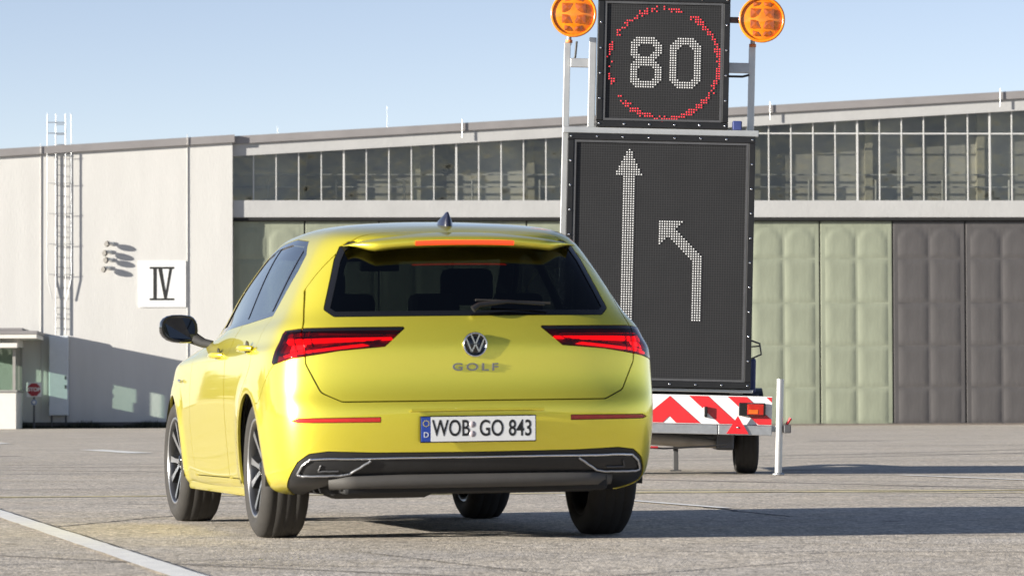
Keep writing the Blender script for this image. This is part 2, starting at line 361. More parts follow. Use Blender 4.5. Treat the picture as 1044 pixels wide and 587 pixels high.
for k in range(0, 55):
    u = -7.28 + k * SP
    if u > U1 - .3: break
    w = 0.05 if k in thick else 0.027
    slopebar('mullion', u - w / 2, u + w / 2, 0.55, 0, 0.095, 0.135, M_mull, hang, 6.375)
    slopebar('window_pane', prev + .002, u - w / 2 - .002, 0.552, 0, 0.118, 0.124, M_pane, hang, 6.375)
    if u > 6.5: MB().box(prev + .001, u - w / 2 - .001, 0.10, 0.132, 8.275, 8.315).build('transom', M_mull, hang)
    prev = u + w / 2
# door leaves with pressed panels
def pillow(w, h, d, arch=False, nx=12, nz=16):
    vs = []; fs = []
    for j in range(nz + 1):
        for i in range(nx + 1):
            a = i / nx; b = j / nz; x = (a - .5) * w; z = (b - .5) * h
            da = min(a, 1 - a) * w; db = min(b, 1 - b) * h
            if arch:
                top = h / 2 - 0.30; 
                if z > top:
                    r = math.hypot(x / (w / 2), (z - top) / 0.30); db = min(db, (1 - r) * 0.25) if r < 1 else 0
                    da = min(da, (1 - r) * .3) if r < 1 else 0
            e = min(da, db); s = max(0, min(1, e / 0.11)); s = s * s * (3 - 2 * s)
            vs.append((x, -d * s, z))
    for j in range(nz):
        for i in range(nx):
            k = j * (nx + 1) + i; fs.append((k, k + 1, k + nx + 2, k + nx + 1))
    return MB().add(vs, fs, True)
PZ = [(0.07, 1.02), (1.12, 2.20), (2.30, 3.42), (3.52, 4.68), (4.78, 5.60)]
pm = {}
for mm in (M_green, M_brown):
    for ir, (a, b) in enumerate(PZ): pm[(mm.name, ir)] = pillow(0.86, b - a + .06, 0.020 if ir < 4 else 0.020, ir == 4).mesh('pressed_panel', mm)
for k in range(-8, 9):
    u = 8.79 + k * 2.09; u0 = max(u, U0 + .004)
    if u + 2.09 > U1: break
    mm = M_brown if k >= 1 else M_green
    dob = link('door', MB().box(u0 + .022, u + 2.09 - .022, 0.14, 0.24, 0.05, 5.80, 0.012).mesh('door', mm), hang)
    for c in (0, 1):
        for ir, (a, b) in enumerate(PZ):
            p = link('pressed_panel', pm[(mm.name, ir)], dob, (u + 0.58 + c * 0.93, 0.1385, (a + b) / 2))
    MB().tube([(u + 2.09, 0.18, .05), (u + 2.09, .18, 5.8)], 0.028, 6).build('door_seal', M_rubbergap, hang)
for u, top, y in ((-1.4, .35, -.14), (13.96, .35, -.14), (7.35, .35, -.14)):
    MB().tube([(u, y, ztop(u) - .42), (u, y, ztop(u) + .10)], 0.013, 6).build('lightning_rod', M_alu, hang)
for u, hh in ((-3.23, 1.2), (-6.55, .8)):
    MB().tube([(u, 8, ztop(u) - .05), (u, 8, ztop(u) + hh)], 0.006, 6).build('lightning_rod', M_steel, hang)

# ------------------------------------------------------------------ white building on the left
wb = fac('white_building', 0, -0.14); tag(wb, 'plain white rendered building adjoining the hangar on the left', 'building')
WU0 = -34.0; zt2 = lambda u: 8.21 + (u + 7.92) * 0.0625
def wprism(name, u0, u1, zb, ztf, y0, y1, m):
    v = []
    for u in (u0, u1): v += [(u, y0, zb), (u, y1, zb), (u, y1, ztf(u)), (u, y0, ztf(u))]
    return MB().add(v, [(0, 3, 2, 1), (4, 5, 6, 7), (0, 1, 5, 4), (1, 2, 6, 5), (2, 3, 7, 6), (3, 0, 4, 7)]).build(name, m, wb)
wprism('wall', WU0, U0, 0.0, lambda u: zt2(u) - .215, 0, 22, M_white)
v = []
for u in (WU0, U0 + .06): v += [(u, -.09, zt2(u) - .213), (u, 22, zt2(u) - .213), (u, 22, zt2(u)), (u, -.09, zt2(u))]
MB().add(v, [(0, 3, 2, 1), (4, 5, 6, 7), (0, 1, 5, 4), (1, 2, 6, 5), (2, 3, 7, 6), (3, 0, 4, 7)]).build('roof_fascia', M_fascia, wb)
MB().box(WU0, U0 - .02, -.03, -.002, 0, 0.17).build('plinth', mat('plinth', (0.10, 0.095, 0.09), 0.9, var=0.3), wb)
for u, r_ in ((-9.13, .009), (-13.22, .009)):
    MB().tube([(u, -.012, 0.2), (u, -.012, zt2(u) - .22), (u, -.11, zt2(u) - .19), (u, -.11, zt2(u) + .08)], r_, 6).build('downpipe', M_white, wb)

# Roman numeral board
bd = fac('numeral_board', -9.83, -.165, 3.38); tag(bd, 'white square wall board with black Roman numeral IV', 'sign')
MB().box(-.655, .655, -.008, .02, 0, 1.30, .002).build('board', mat('board_white', (0.82, 0.82, 0.81), 0.7, var=.02), bd)
M_ink = mat('ink', (0.02, 0.02, 0.02), 0.7, var=.1)
def ink(poly, name='numeral_stroke'): MB().prism(poly, -.012, -.0082).build(name, M_ink, bd)
ink([(-.36, 1.07), (.33, 1.07), (.33, 1.13), (-.36, 1.13)]); ink([(-.36, .19), (.33, .19), (.33, .25), (-.36, .25)])
ink([(-.26, .251), (-.16, .251), (-.16, 1.069), (-.26, 1.069)])
ink([(.04, .251), (.12, .251), (-.01, 1.069), (-.12, 1.069)]); ink([(.121, .251), (.075, .36), (.185, 1.069), (.27, 1.069)])

# wall lamps
lampl = ['top one of four white spotlights stacked on the white wall', 'second from top of four white spotlights on the white wall',
         'third from top of four white spotlights on the white wall', 'lowest of four white spotlights stacked on the white wall']
for i, (u, z, a) in enumerate(((-11.24, 5.16, -8), (-11.30, 4.93, -26), (-11.27, 4.71, -10), (-11.33, 4.48, -28))):
    L_ = fac('wall_lamp', u, -.15, z); tag(L_, lampl[i], 'lamp', 'spotlights on the white wall')
    MB().box(-.06, .06, -.03, 0, -.05, .05, .006).build('bracket', M_alu, L_)
    c, s_ = math.cos(R(a)), math.sin(R(a)); hm = MB()
    P = [Vector((0, -.03, 0)), Vector((0, -.10, 0)), Vector((-.04, -.11, .01 + .12 * s_ * .2)), Vector((-.13, -.155, .10 * s_))]
    hm.tube(P, [.022, .022, .045, .080], 12); hm.build('lamp_head', mat('lamp_white', (.72, .70, .66), .5, var=.06), L_)
    MB().tube([P[3], P[3] + Vector((-.025, -.03, .0))], [.092, .075], 12).build('lamp_glass', mat('lamp_glass', (.07, .06, .05), .2, coat=.5, var=.1), L_)

# caged ladder
ld = fac('roof_ladder', -12.70, -.17, 0); tag(ld, 'tall caged steel access ladder running up the white wall', 'ladder')
for x in (-.10, .17):
    MB().tube([(x, -.02, 2.62), (x, -.02, 8.80)], .014, 6).build('rail', M_steel, ld)
for k in range(21): MB().tube([(-.10, -.02, 2.8 + k * .285), (.17, -.02, 2.8 + k * .285)], .011, 6).build('rung', M_steel, ld)
for x in (-.34, .33): MB().tube([(x * .6, -.05, 3.6), (x, -.05, 4.2), (x, -.05, 8.0), (x * .98, -.05, 8.80)], .011, 6).build('cage_bar', M_steel, ld)
for zz in (4.3, 5.15, 6.0, 6.85, 7.6):
    pts = [(.035 + .36 * math.cos(t), -.04 - .04 * max(0, math.sin(t)) if 0 <= t <= math.pi else -.06, zz) for t in [math.pi * q / 12 for q in range(13)]]
    MB().tube([(.395, -.02, zz)] + pts + [(-.325, -.02, zz)], .010, 6).build('hoop', M_steel, ld)
for zz in (8.55, 8.25): MB().tube([(-.33, -.05, zz), (-.02, -.05, zz), (.17, -.02, zz)], .012, 6).build('hoop', M_steel, ld)
for zz in (3.2, 5.5, 7.7):
    for x in (-.10, .17): MB().tube([(x, -.02, zz), (x, .05, zz)], .012, 6).build('bracket', M_steel, ld)

cb = fac('ladder_cabinet', -12.71, -.16, .36); tag(cb, 'tall narrow grey steel cabinet under the caged ladder', 'cabinet')
MB().box(-.27, .27, -.34, 0, 0, 2.22, .012).build('cabinet_body', M_grey, cb)
MB().box(-.25, .25, -.36, -.342, .03, 2.19, .006).build('door', M_grey, cb)
for zz in (.75, 1.0): MB().box(.17, .21, -.385, -.362, zz, zz + .10, .004).build('handle', M_dsteel, cb)
for x in (-.2, .2): MB().tube([(x, -.17, -.36), (x, -.17, .01)], .025, 8).build('leg', M_dsteel, cb)

# stop sign
st = fac('stop_sign', -13.36, -1.0, 0); tag(st, 'small red octagonal STOP sign on a dark post by the kiosk', 'sign')
MB().tube([(0, 0, 0), (0, 0, 1.26)], .028, 8).build('post', M_dsteel, st)
MB().box(-.205, .205, -.05, -.032, .88, 1.28, .006).build('backing_board', M_wht, st)
oc = [(.19 * math.cos(R(22.5 + 45 * k)), 1.08 + .19 * math.sin(R(22.5 + 45 * k))) for k in range(8)]
MB().prism(oc, -.058, -.0505).build('red_octagon', mat('stop_red', (.33, .012, .02), .4, var=.05), st)
textmesh('lettering', 'STOP', .145, M_wht, st, (0, -.0605, 1.08), depth=.001, bold=.004)
MB().lathe([(-.052, 0.0), (-.052, .085), (-.035, .085)], 20, 'y', (0, 0, .73)).build('round_plate', M_wht, st)
MB().lathe([(-.056, .05), (-.056, .078), (-.0525, .078)], 20, 'y', (0, 0, .73)).build('round_plate_ring', mat('blue_ring', (.12, .2, .4), .5, var=.05), st)

# kiosk abutting the white wall
kk = fac('kiosk', 0, -.14, 0); tag(kk, 'small flat roofed gatehouse kiosk with glazed front and white base', 'kiosk')
KX0, KX1, KY = -16.3, -13.72, -3.0
M_kw = mat('kiosk_white', (.70, .68, .63), .85, var=.05); M_kf = mat('kiosk_frame', (.30, .29, .27), .6, var=.1)
MB().box(KX0, KX1, KY, KY + .12, 0.0, 1.0, .01).build('base_wall', M_kw, kk)
for x in (KX0, KX1 - .12): MB().box(x, x + .12, KY + .122, -.002, 0.0, 1.0, .01).build('base_wall', M_kw, kk)
MB().box(KX0 - .02, KX1 + .03, KY - .04, -.002, 1.002, 1.06, .008).build('sill', M_kf, kk)
for k in range(4):
    x = KX1 - .10 - k * .80; MB().box(x, x + .08, KY + .01, KY + .09, 1.062, 2.24).build('window_post', M_kf, kk)
    if k: MB().box(x + .082, x + .798, KY + .04, KY + .05, 1.064, 2.238).build('window_pane', glassmat('kiosk_glass', (.75, .82, .78), 1.5), kk)
for x, nm in ((KX0, 0), (KX1 - .10, 1)):
    for y in (KY + .9, KY + 1.9, -.12): MB().box(x, x + .08, y, y + .1, 1.062, 2.24).build('window_post', M_kf, kk)
    for y in (KY + .10, KY + 1.002, KY + 2.002): MB().box(x + .03, x + .04, y, y + .797 if y < KY + 2 else -.122, 1.064, 2.238).build('window_pane', MATS['kiosk_glass'], kk)
MB().box(KX0, KX1 + .02, KY - .02, -.002, 2.242, 2.45, .01).build('fascia', M_kw, kk)
MB().box(KX0 - .1, KX1 + .06, KY - .35, KY - .022, 2.20, 2.33, .02).build('awning', M_kw, kk)
MB().box(KX0 - .5, KX1 + .58, KY - .5, -.002, 2.452, 2.56, .01).build('roof_slab', M_kw, kk)
MB().box(KX0 - .5, KX1 + .60, KY - .52, -.003, 2.562, 2.66, .01).build('roof_edge', M_fascia, kk)
MB().box(KX0 - .4, KX1 + .2, KY - .3, -.1, 2.662, 2.74, .02).build('roof_deck', M_fascia, kk)
MB().box(KX0 + .3, KX1 - .5, KY + .3, KY + .9, .72, .76).build('desk', M_kf, kk)

# weeds along the wall foot
wv = []; wf = []; rd = random.Random(3)
for k in range(2600):
    u = rd.uniform(-16, U0 + .1); y = rd.uniform(-.42, -.03); hgt = rd.uniform(.04, .20) * (0.5 + 0.8 * abs(math.sin(u * 1.7)) ** 2); b = len(wv); a = rd.uniform(0, 6.28); w = rd.uniform(.01, .03)
    wv += [(u - w * math.cos(a), y - w * math.sin(a), 0), (u + w * math.cos(a), y + w * math.sin(a), 0), (u + rd.uniform(-.07, .07), y + rd.uniform(-.07, .07), hgt)]; wf.append((b, b + 1, b + 2))
wm = bpy.data.meshes.new('weeds'); wm.from_pydata(wv, [], wf); wm.materials.append(M_weed)
wo = link('weeds', wm); wo.location = (0.14 * math.sin(PHI), 108 - .14 * math.cos(PHI), 0); wo.rotation_euler = (0, 0, PHI)
tag(wo, 'dark low weeds along the foot of the white wall', 'weeds', kind='stuff')
# added unseen ring of trees, a dark horizon for the car paint to mirror
rw = np.random.RandomState(5); NWD = 110000
an = rw.uniform(0, R(360), NWD); rad_ = rw.uniform(280, 330, NWD); hm_ = 9 + 2 * np.sin(an * 9) + 1.5 * np.sin(an * 31 + 1) + 1.5 * np.sin(an * 83)
cz_ = hm_ * rw.uniform(0, 1, NWD) ** .7; cc_ = np.stack([rad_ * np.cos(an), rad_ * np.sin(an), cz_], 1)
tri_ = (cc_[:, None, :] + rw.normal(0, .75, (NWD, 3, 3))).reshape(-1, 3); tri_[:, 2] = np.maximum(tri_[:, 2], 0)
fwm = bpy.data.meshes.new('reflection_trees'); fwm.from_pydata(tri_.tolist(), [], np.arange(NWD * 3).reshape(-1, 3).tolist()); fwm.materials.append(mat('reflection_foliage', (.07, .085, .045), .9, var=.4, vscale=.3))
tag(link('reflection_trees', fwm), 'added unseen belt of dark trees for reflections in the car paint', 'wood', kind='stuff')
# ------------------------------------------------------------------ LED warning trailer
TR_ROLL = R(1.5)
tr = empty('warning_trailer', (1.258, 32.0, 0)); tag(tr, 'road works warning trailer with two large LED panels and chevron board', 'trailer')
TM = Matrix.Rotation(TR_ROLL, 4, 'Y')
def tpart(mb, name, m, parent=None, roll=True):
    me = mb.mesh(name, m)
    if roll: me.transform(TM)
    return link(name, me, parent or tr)
def panel(x0, x1, z0, z1, y, fw=.055, dep=.16):
    f = MB()
    f.box(x0, x1, y, y + dep, z0, z0 + fw, .006); f.box(x0, x1, y, y + dep, z1 - fw, z1, .006)
    f.box(x0, x0 + fw, y + .001, y + dep, z0 + fw + .001, z1 - fw - .001, .006); f.box(x1 - fw, x1, y + .001, y + dep, z0 + fw + .001, z1 - fw - .001, .006)
    fo = tpart(f, 'panel_frame', M_frame)
    g = MB(); g.box(x0 + fw + .001, x1 - fw - .001, y + .02, y + .035, z0 + fw + .001, z1 - fw - .001)
    me = g.mesh('led_face', M_led); fa = link('led_face', me, fo); fa.rotation_euler = (0, TR_ROLL, 0)
    tpart(MB().box(x0 + .02, x1 - .02, y + .036, y + dep - .01, z0 + .02, z1 - .02), 'panel_back', M_frame, fo)
    # inner lip
    lip = MB(); a = .018; e = fw + .002
    for q in ((x0 + e, x1 - e, z0 + e, z0 + e + a), (x0 + e, x1 - e, z1 - e - a, z1 - e), (x0 + e, x0 + e + a, z0 + e + a, z1 - e - a), (x1 - e - a, x1 - e, z0 + e + a, z1 - e - a)):
        lip.box(q[0], q[1], y + .006, y + .019, q[2], q[3])
    tpart(lip, 'inner_lip', M_dsteel, fo)
    # screws
    def screws():
        nx = max(3, int((x1 - x0) / .21)); nz = max(3, int((z1 - z0) / .21))
        for i in range(nx + 1):
            for z in (z0 + fw / 2, z1 - fw / 2): yield x0 + fw / 2 + (x1 - x0 - fw) * i / nx, z
        for i in range(1, nz):
            for x in (x0 + fw / 2, x1 - fw / 2): yield x, z0 + fw / 2 + (z1 - z0 - fw) * i / nz
    sm = MB().lathe([(-.006, 0), (-.006, .007), (-.002, .0095), (0.001, .0095)], 8, 'y').mesh('screw', M_chrome)
    for x, z in screws():
        p = TM @ Vector((x, y, z)); o = link('screw', sm, fo, p)
    return fo
LP = (-.86, .715, .735, 2.848); UP = (-.628, .482, 2.905, 4.02)
lowp = panel(*LP, 0.0); upp = panel(*UP, 0.02)
def dots(cond, x0, x1, z0, z1, y, parent, name, m, r=.0062):
    mb = MB(); i0, i1 = int(math.floor(x0 / PITCH)), int(math.ceil(x1 / PITCH)); k0, k1 = int(math.floor(z0 / PITCH)), int(math.ceil(z1 / PITCH))
    for i in range(i0, i1):
        for k in range(k0, k1):
            x = (i + .5) * PITCH; z = (k + .5) * PITCH
            if cond(x, z): mb.add([(x + r * math.cos(math.pi * q / 4 + .39), y, z + r * math.sin(math.pi * q / 4 + .39)) for q in range(8)] + [(x, y - .004, z)], [(q, (q + 1) % 8, 8) for q in range(8)], True)
    o = tpart(mb, name, m, parent); tag(o, kind='stuff'); return o
def seg_d(px, pz, pts):
    d = 9
    for a, b in zip(pts[:-1], pts[1:]):
        ax, az, bx, bz = *a, *b; l = (bx - ax) ** 2 + (bz - az) ** 2
        t = 0 if l == 0 else max(0, min(1, ((px - ax) * (bx - ax) + (pz - az) * (bz - az)) / l))
        d = min(d, math.hypot(px - ax - t * (bx - ax), pz - az - t * (bz - az)))
    return d
def arrow1(x, z):
    xc = -.342
    if 1.28 < z < 2.50: return abs(x - xc) < .050
    if 2.485 <= z < 2.735: return abs(x - xc) < (2.74 - z) * .46 + .004
    return False
def arrow2(x, z):
    if 1.30 < z <= 1.82 and abs(x - .243) < .042: return True
    if seg_d(x, z, [(.243, 1.82), (.02, 2.03)]) < .043: return True
    return x > -.088 and z < 2.122 and (x + .088) + (2.122 - z) < .205 and x < .115 and z > 1.93
dots(arrow1, -.6, 0, 1.2, 2.8, .014, lowp, 'straight_arrow', M_led_w)
dots(arrow2, -.2, .4, 1.2, 2.2, .014, lowp, 'lane_change_arrow', M_led_w)
def eight(x, z):
    xc = -.222
    def loop(zc, hh, hw=.105, c=.055):
        return [(xc - hw + c, zc + hh), (xc + hw - c, zc + hh), (xc + hw, zc + hh - c), (xc + hw, zc - hh + c), (xc + hw - c, zc - hh), (xc - hw + c, zc - hh), (xc - hw, zc - hh + c), (xc - hw, zc + hh - c), (xc - hw + c, zc + hh)]
    return seg_d(x, z, loop(3.562, .080)) < .031 or seg_d(x, z, loop(3.362, .098)) < .031
def zero(x, z):
    xc = .114; zc = 3.452; hw, hh, c = .105, .188, .065
    return seg_d(x, z, [(xc - hw + c, zc + hh), (xc + hw - c, zc + hh), (xc + hw, zc + hh - c), (xc + hw, zc - hh + c), (xc + hw - c, zc - hh), (xc - hw + c, zc - hh), (xc - hw, zc - hh + c), (xc - hw, zc + hh - c), (xc - hw + c, zc + hh)]) < .031
dots(eight, -.5, 0, 3.1, 3.8, .034, upp, 'digit', M_led_w); dots(zero, -.1, .35, 3.1, 3.8, .034, upp, 'digit', M_led_w)
rr = random.Random(11)
def ring(x, z):
    dx, dz = x + .065, z - 3.447; r = math.hypot(dx, dz)
    if not .435 < r < .487: return False
    a = math.degrees(math.atan2(dz, dx)) % 360
    dens = .97 if (a < 62 or a > 285) else (.85 if 225 < a <= 285 else (.8 if a < 125 else (.6 if a < 205 else .3)))
    if 62 < a < 72 or 150 < a < 158 or 203 < a < 216 or 92 < a < 98: dens = .04
    if r < .45 or r > .475: dens *= .6
    return rr.random() < dens
dots(ring, -.6, .5, 2.9, 4.0, .034, upp, 'red_ring', M_led_r)
# mast frame
for nm, x0, x1, z0, z1, yy in (('mast_post', -.905, -.85, 1.2, 3.62, .19), ('mast_post', .655, .71, .9, 3.62, .19), ('mast_post', -.695, -.635, 2.88, 3.66, .10), ('crossbar', -.90, .74, 2.850, 2.903, .035)):
    tpart(MB().box(x0, x1, yy, yy + .06, z0, z1, .005), nm, M_alu)
for z in (3.41,): tpart(MB().box(-.85, -.695, .13, .17, z, z + .075, .005), 'bracket', M_alu)
tpart(MB().box(.482, .656, .11, .15, 3.39, 3.475, .005), 'bracket', M_steel); tpart(MB().box(.482, .64, .11, .14, 3.81, 3.86, .005), 'bracket', M_dsteel)
tpart(MB().tube([(.656, .12, 3.375), (.60, .12, 3.36), (.482, .12, 3.36)], .010, 6), 'cable', M_black)
tpart(MB().tube([(-.80, .18, 3.63), (-.81, .16, 3.50), (-.84, .17, 3.42)], .010, 6), 'cable', M_black)
tpart(MB().box(.52, .60, .03, .12, 2.90, 2.98, .01), 'junction_box', M_blue)
for x in (-.45, .3): tpart(MB().box(x - .03, x + .03, .06, .12, 2.84, 2.92, .005), 'clamp', M_dsteel)
# amber beacons: body, lens made of facets
M_amb = mat('amber_lens', (.78, .20, .002), .2, coat=.7, var=.35, vscale=11)
M_amb2 = mat('amber_dark', (.36, .070, .002), .15, coat=.9, var=.6, vscale=22)
for lx, lz in ((-.833, 3.846), (.748, 3.836)):
    BY = .17
    b = tpart(MB().lathe([(.02, 0), (.02, .10), (-.06, .175), (-.12, .190), (-.125, .186)], 32, 'y', (lx, BY, lz)), 'beacon', M_amb)
    tpart(MB().lathe([(-.115, .1935), (-.150, .1935), (-.150, .172), (-.115, .172)], 36, 'y', (lx, BY, lz), True), 'rim', M_amb, b)
    n = 14; mb = MB(); vs = []
    for r_ in range(9):
        for k in range(36):
            q = r_ / 8 * .172; vs.append((lx + q * math.cos(k * math.pi / 18), BY - .135 - .03 * (1 - (r_ / 8) ** 2), lz + q * math.sin(k * math.pi / 18)))
    fs = [(r_ * 36 + k, r_ * 36 + (k + 1) % 36, (r_ + 1) * 36 + (k + 1) % 36, (r_ + 1) * 36 + k) for r_ in range(8) for k in range(36)]
    tpart(mb.add(vs, fs, True), 'lens', M_amb, b)
    cells = [(-.098, .012, .085, .078), (.012, .012, .088, .078), (-.098, -.078, .085, .072), (.012, -.078, .088, .072), (-.075, -.140, .062, .045), (.012, -.140, .062, .045), (-.075, .105, .062, .04), (.012, .105, .062, .04)]
    for cx, cz, cw, chh in cells:
        x, z = lx + cx, lz + cz
        if math.hypot(cx + cw / 2, cz + chh / 2) > .15: continue
        dd = .03 * (1 - ((cx + cw / 2) ** 2 + (cz + chh / 2) ** 2) / .172 ** 2)
        mx = Matrix.Translation((0, BY - .1365 - dd, 0)); yb = -.006
        v = [(x, 0, z), (x + cw, 0, z), (x + cw, 0, z + chh), (x, 0, z + chh), (x + cw * .5, yb, z + chh * .62)]
        tpart(MB().add([tuple(mx @ Vector(p)) for p in v], [(0, 1, 4), (1, 2, 4), (2, 3, 4), (3, 0, 4)]), 'lens_facet', M_amb2, b)
    sx = -.865 if lx < 0 else .685
    tpart(MB().tube([(sx, .215, 3.60), (sx, .20, 3.68), (lx, .16, 3.70)], .022, 8), 'beacon_arm', M_steel, b)
    tpart(MB().lathe([(0, .001), (0, .03), (.025, .03), (.025, .001)], 14, 'z', (sx, .215, 3.62)), 'arm_collar', mat('orange_plastic', (.7, .24, .08), .5, var=.1), b)
# chevron board: each stripe a plate of its own
BX0, BX1, BZ0, BZ1, CX = -1.03, .892, .437, .677, .038
def clip_poly(poly, x0, x1):
    for s_, xx in ((1, x0), (-1, x1)):
        out = []
        for i in range(len(poly)):
            a, b = poly[i], poly[(i + 1) % len(poly)]; ia, ib = s_ * (a[0] - xx) >= 0, s_ * (b[0] - xx) >= 0
            if ia: out.append(a)
            if ia != ib:
                t = (xx - a[0]) / (b[0] - a[0]); out.append((xx, a[1] + t * (b[1] - a[1])))
        poly = out
        if not poly: return poly
    return poly
bo = tpart(MB().box(BX0, BX1, -.10, -.088, BZ0, BZ1, .002), 'chevron_board', M_wht)
hb = BZ1 - BZ0; wS = .16; sh = hb * 1.08
def redp(poly, side):
    poly = [(CX + side * p[0], p[1]) for p in poly]
    poly = clip_poly(poly, BX0 + .004, BX1 - .004)
    if len(poly) > 2: tpart(MB().prism(poly, -.1035, -.1004), 'red_stripe', M_red, bo)
tp = BZ1 - .012; bt = BZ0 + .006; hh_ = tp - bt
redp([(0, tp), (sh, bt), (.055, bt), (0, bt + .055)], 1); redp([(0, tp), (sh, bt), (.055, bt), (0, bt + .055)], -1)
for k in range(1, 4):
    a = .158 + (k - 1) * .322
    for s_ in (1, -1): redp([(a, tp + .006), (a + wS, tp + .006), (a + wS + sh, bt - .001), (a + sh, bt - .001)], s_)
# lamps on the board
for s_ in (1, -1):
    
    x0, x1 = (.612, .835) if s_ > 0 else (-.975, -.752)
    t = tpart(MB().box(x0, x1, -.155, -.105, .512, .622, .008), 'tail_lamp', M_gloss)
    w = (x1 - x0); xm = x0 + .07 if s_ > 0 else x0 + .012
    tpart(MB().box(xm, xm + w - .085, -.168, -.156, .522, .612, .006), 'lens', mat('tail_lens', (.40, .014, .006), .18, coat=.6, var=.25, vscale=20), t)
    tpart(MB().box(xm + .01, xm + w * .4, -.1715, -.1685, .53, .565, .002), 'lens_stripe', mat('tail_amber', (.62, .12, .01), .2, coat=.5, var=.2, vscale=20), t)
    tx = .605 if s_ > 0 else -.745
    rt = tpart(MB().prism([(tx - .092, .362), (tx + .092, .362), (tx, .512)], -.152, -.142), 'reflector_triangle', mat('reflector', (.62, .012, .02), .25, coat=.6, var=.15, vscale=40))
    tpart(MB().lathe([(-.006, .001), (-.006, .008), (0, .01)], 8, 'y', (tx, -.152, .415)), 'screw', M_chrome, rt)
tpart(MB().box(.328, .352, -.135, -.105, .492, .582, .004), 'side_marker', M_gloss); tpart(MB().box(.318, .3265, -.128, -.108, .497, .577, .002), 'marker_glass', M_wht)
# bumper beam, chassis
tpart(MB().box(BX0 - .0, .44, -.14, -.04, .352, .434, .006), 'bumper_beam', M_steel); tpart(MB().box(.444, BX1, -.14, -.04, .352, .434, .006), 'bumper_beam', M_steel)
for x0 in (-.80, .58): tpart(MB().box(x0, x0 + .08, -.039, 3.3, .36, .44, .006), 'chassis_rail', M_steel)
for y in (.9, 2.0, 3.2): tpart(MB().box(-.719, .579, y, y + .07, .37, .43, .005), 'cross_member', M_steel)
tpart(MB().box(-.95, .80, .22, 3.1, .445, .70, .012), 'deck', M_dsteel)
tpart(MB().box(-.72, .775, .28, 1.3, .701, 1.0, .02), 'equipment_box', M_blue); tpart(MB().box(.55, .66, .12, .5, .69, .74, .008), 'hinge_block', M_alu); tpart(MB().box(-.75, -.64, .12, .5, .69, .74, .008), 'hinge_block', M_alu)
tpart(MB().box(-.76, .74, .06, .22, .702, .733, .006), 'support_beam', M_alu)
tpart(MB().tube([(.70, .1, 1.15), (.79, .1, 1.12), (.805, .1, 1.03), (.72, .1, .99)], .008, 6), 'rope_hook', M_dsteel)
tpart(MB().tube([(.70, .1, 1.09), (.80, .1, 1.10)], .006, 6), 'rope_hook', M_dsteel)
tpart(MB().tube([(-.58, .7, .31), (.56, .7, .31)], .055, 12), 'axle', M_steel)
tpart(MB().tube([(-.75, .35, .33), (-.3, .3, .315), (.18, .3, .285), (.50, .35, .27)], [.05, .055, .05, .035], 10), 'lower_tube', mat('tan_tube', (.34, .30, .25), .6, .2, var=.2))
tpart(MB().box(.45, .60, .25, .95, .22, .40, .02), 'suspension_arm', M_dsteel); tpart(MB().box(-.74, -.59, .25, .95, .22, .40, .02), 'suspension_arm', M_dsteel)
for s_ in (-1, 1): tpart(MB().tube([(-.07 + s_ * .6, 3.0, .40), (-.07, 4.9, .42)], .045, 8), 'drawbar', M_steel)
tpart(MB().tube([(-.6, -.02, .33), (-.3, -.02, .235), (0, -.02, .225), (.35, -.02, .25), (.52, -.02, .27)], .008, 6), 'cable', M_black)
tpart(MB().tube([(-.5, -.03, .30), (-.33, -.03, .245), (-.18, -.03, .235), (-.05, -.03, .235)], .009, 6), 'cable', mat('red_cable', (.4, .02, .03), .5, var=.1))
# wheels, legs and stabilisers stand on the level ground
def tyre_prof(r, w, rim):
    h = w / 2; return [(-h * .80, rim), (-h * .96, rim + .02), (-h, rim + (r - rim) * .45), (-h * .93, r - .03), (-h * .76, r - .004), (-h * .42, r), (-h * .412, r - .001), (-h * .388, r - .001), (-h * .38, r), (-h * .03, r + .001), (-h * .012, r), (h * .012, r), (h * .03, r + .001), (h * .38, r), (h * .388, r - .001), (h * .412, r - .001), (h * .42, r), (h * .76, r - .004), (h * .93, r - .03), (h, rim + (r - rim) * .45), (h * .96, rim + .02), (h * .80, rim)]
for wx in (.735, -.80):
    w = link('wheel', MB().lathe([(-.02, 0), (-.02, .08), (.02, .10), (.04, .185), (-.08, .19), (-.08, .2), (.08, .2), (.08, .19)], 32, 'x').mesh('wheel', M_alu), tr, (wx, .75, .315))
    link('tyre', MB().lathe(tyre_prof(.315, .20, .195), 48, 'x').mesh('tyre', M_rubber), w)
    f = MB(); a = [(wx - .12, .75 + .40 * math.cos(t), .33 + .40 * math.sin(t)) for t in [math.pi * k / 14 for k in range(15)]]
    n = len(a); f.add(a + [(p[0] + .26, p[1], p[2]) for p in a] + [(p[0], .75 + (p[1] - .75) * .97, .33 + (p[2] - .33) * .97) for p in a] + [(p[0] + .26, .75 + (p[1] - .75) * .97, .33 + (p[2] - .33) * .97) for p in a],
          [(i, i + 1, n + i + 1, n + i) for i in range(n - 1)] + [(2 * n + i, 3 * n + i, 3 * n + i + 1, 2 * n + i + 1) for i in range(n - 1)], True)
    f.build('mudguard', M_black, tr)
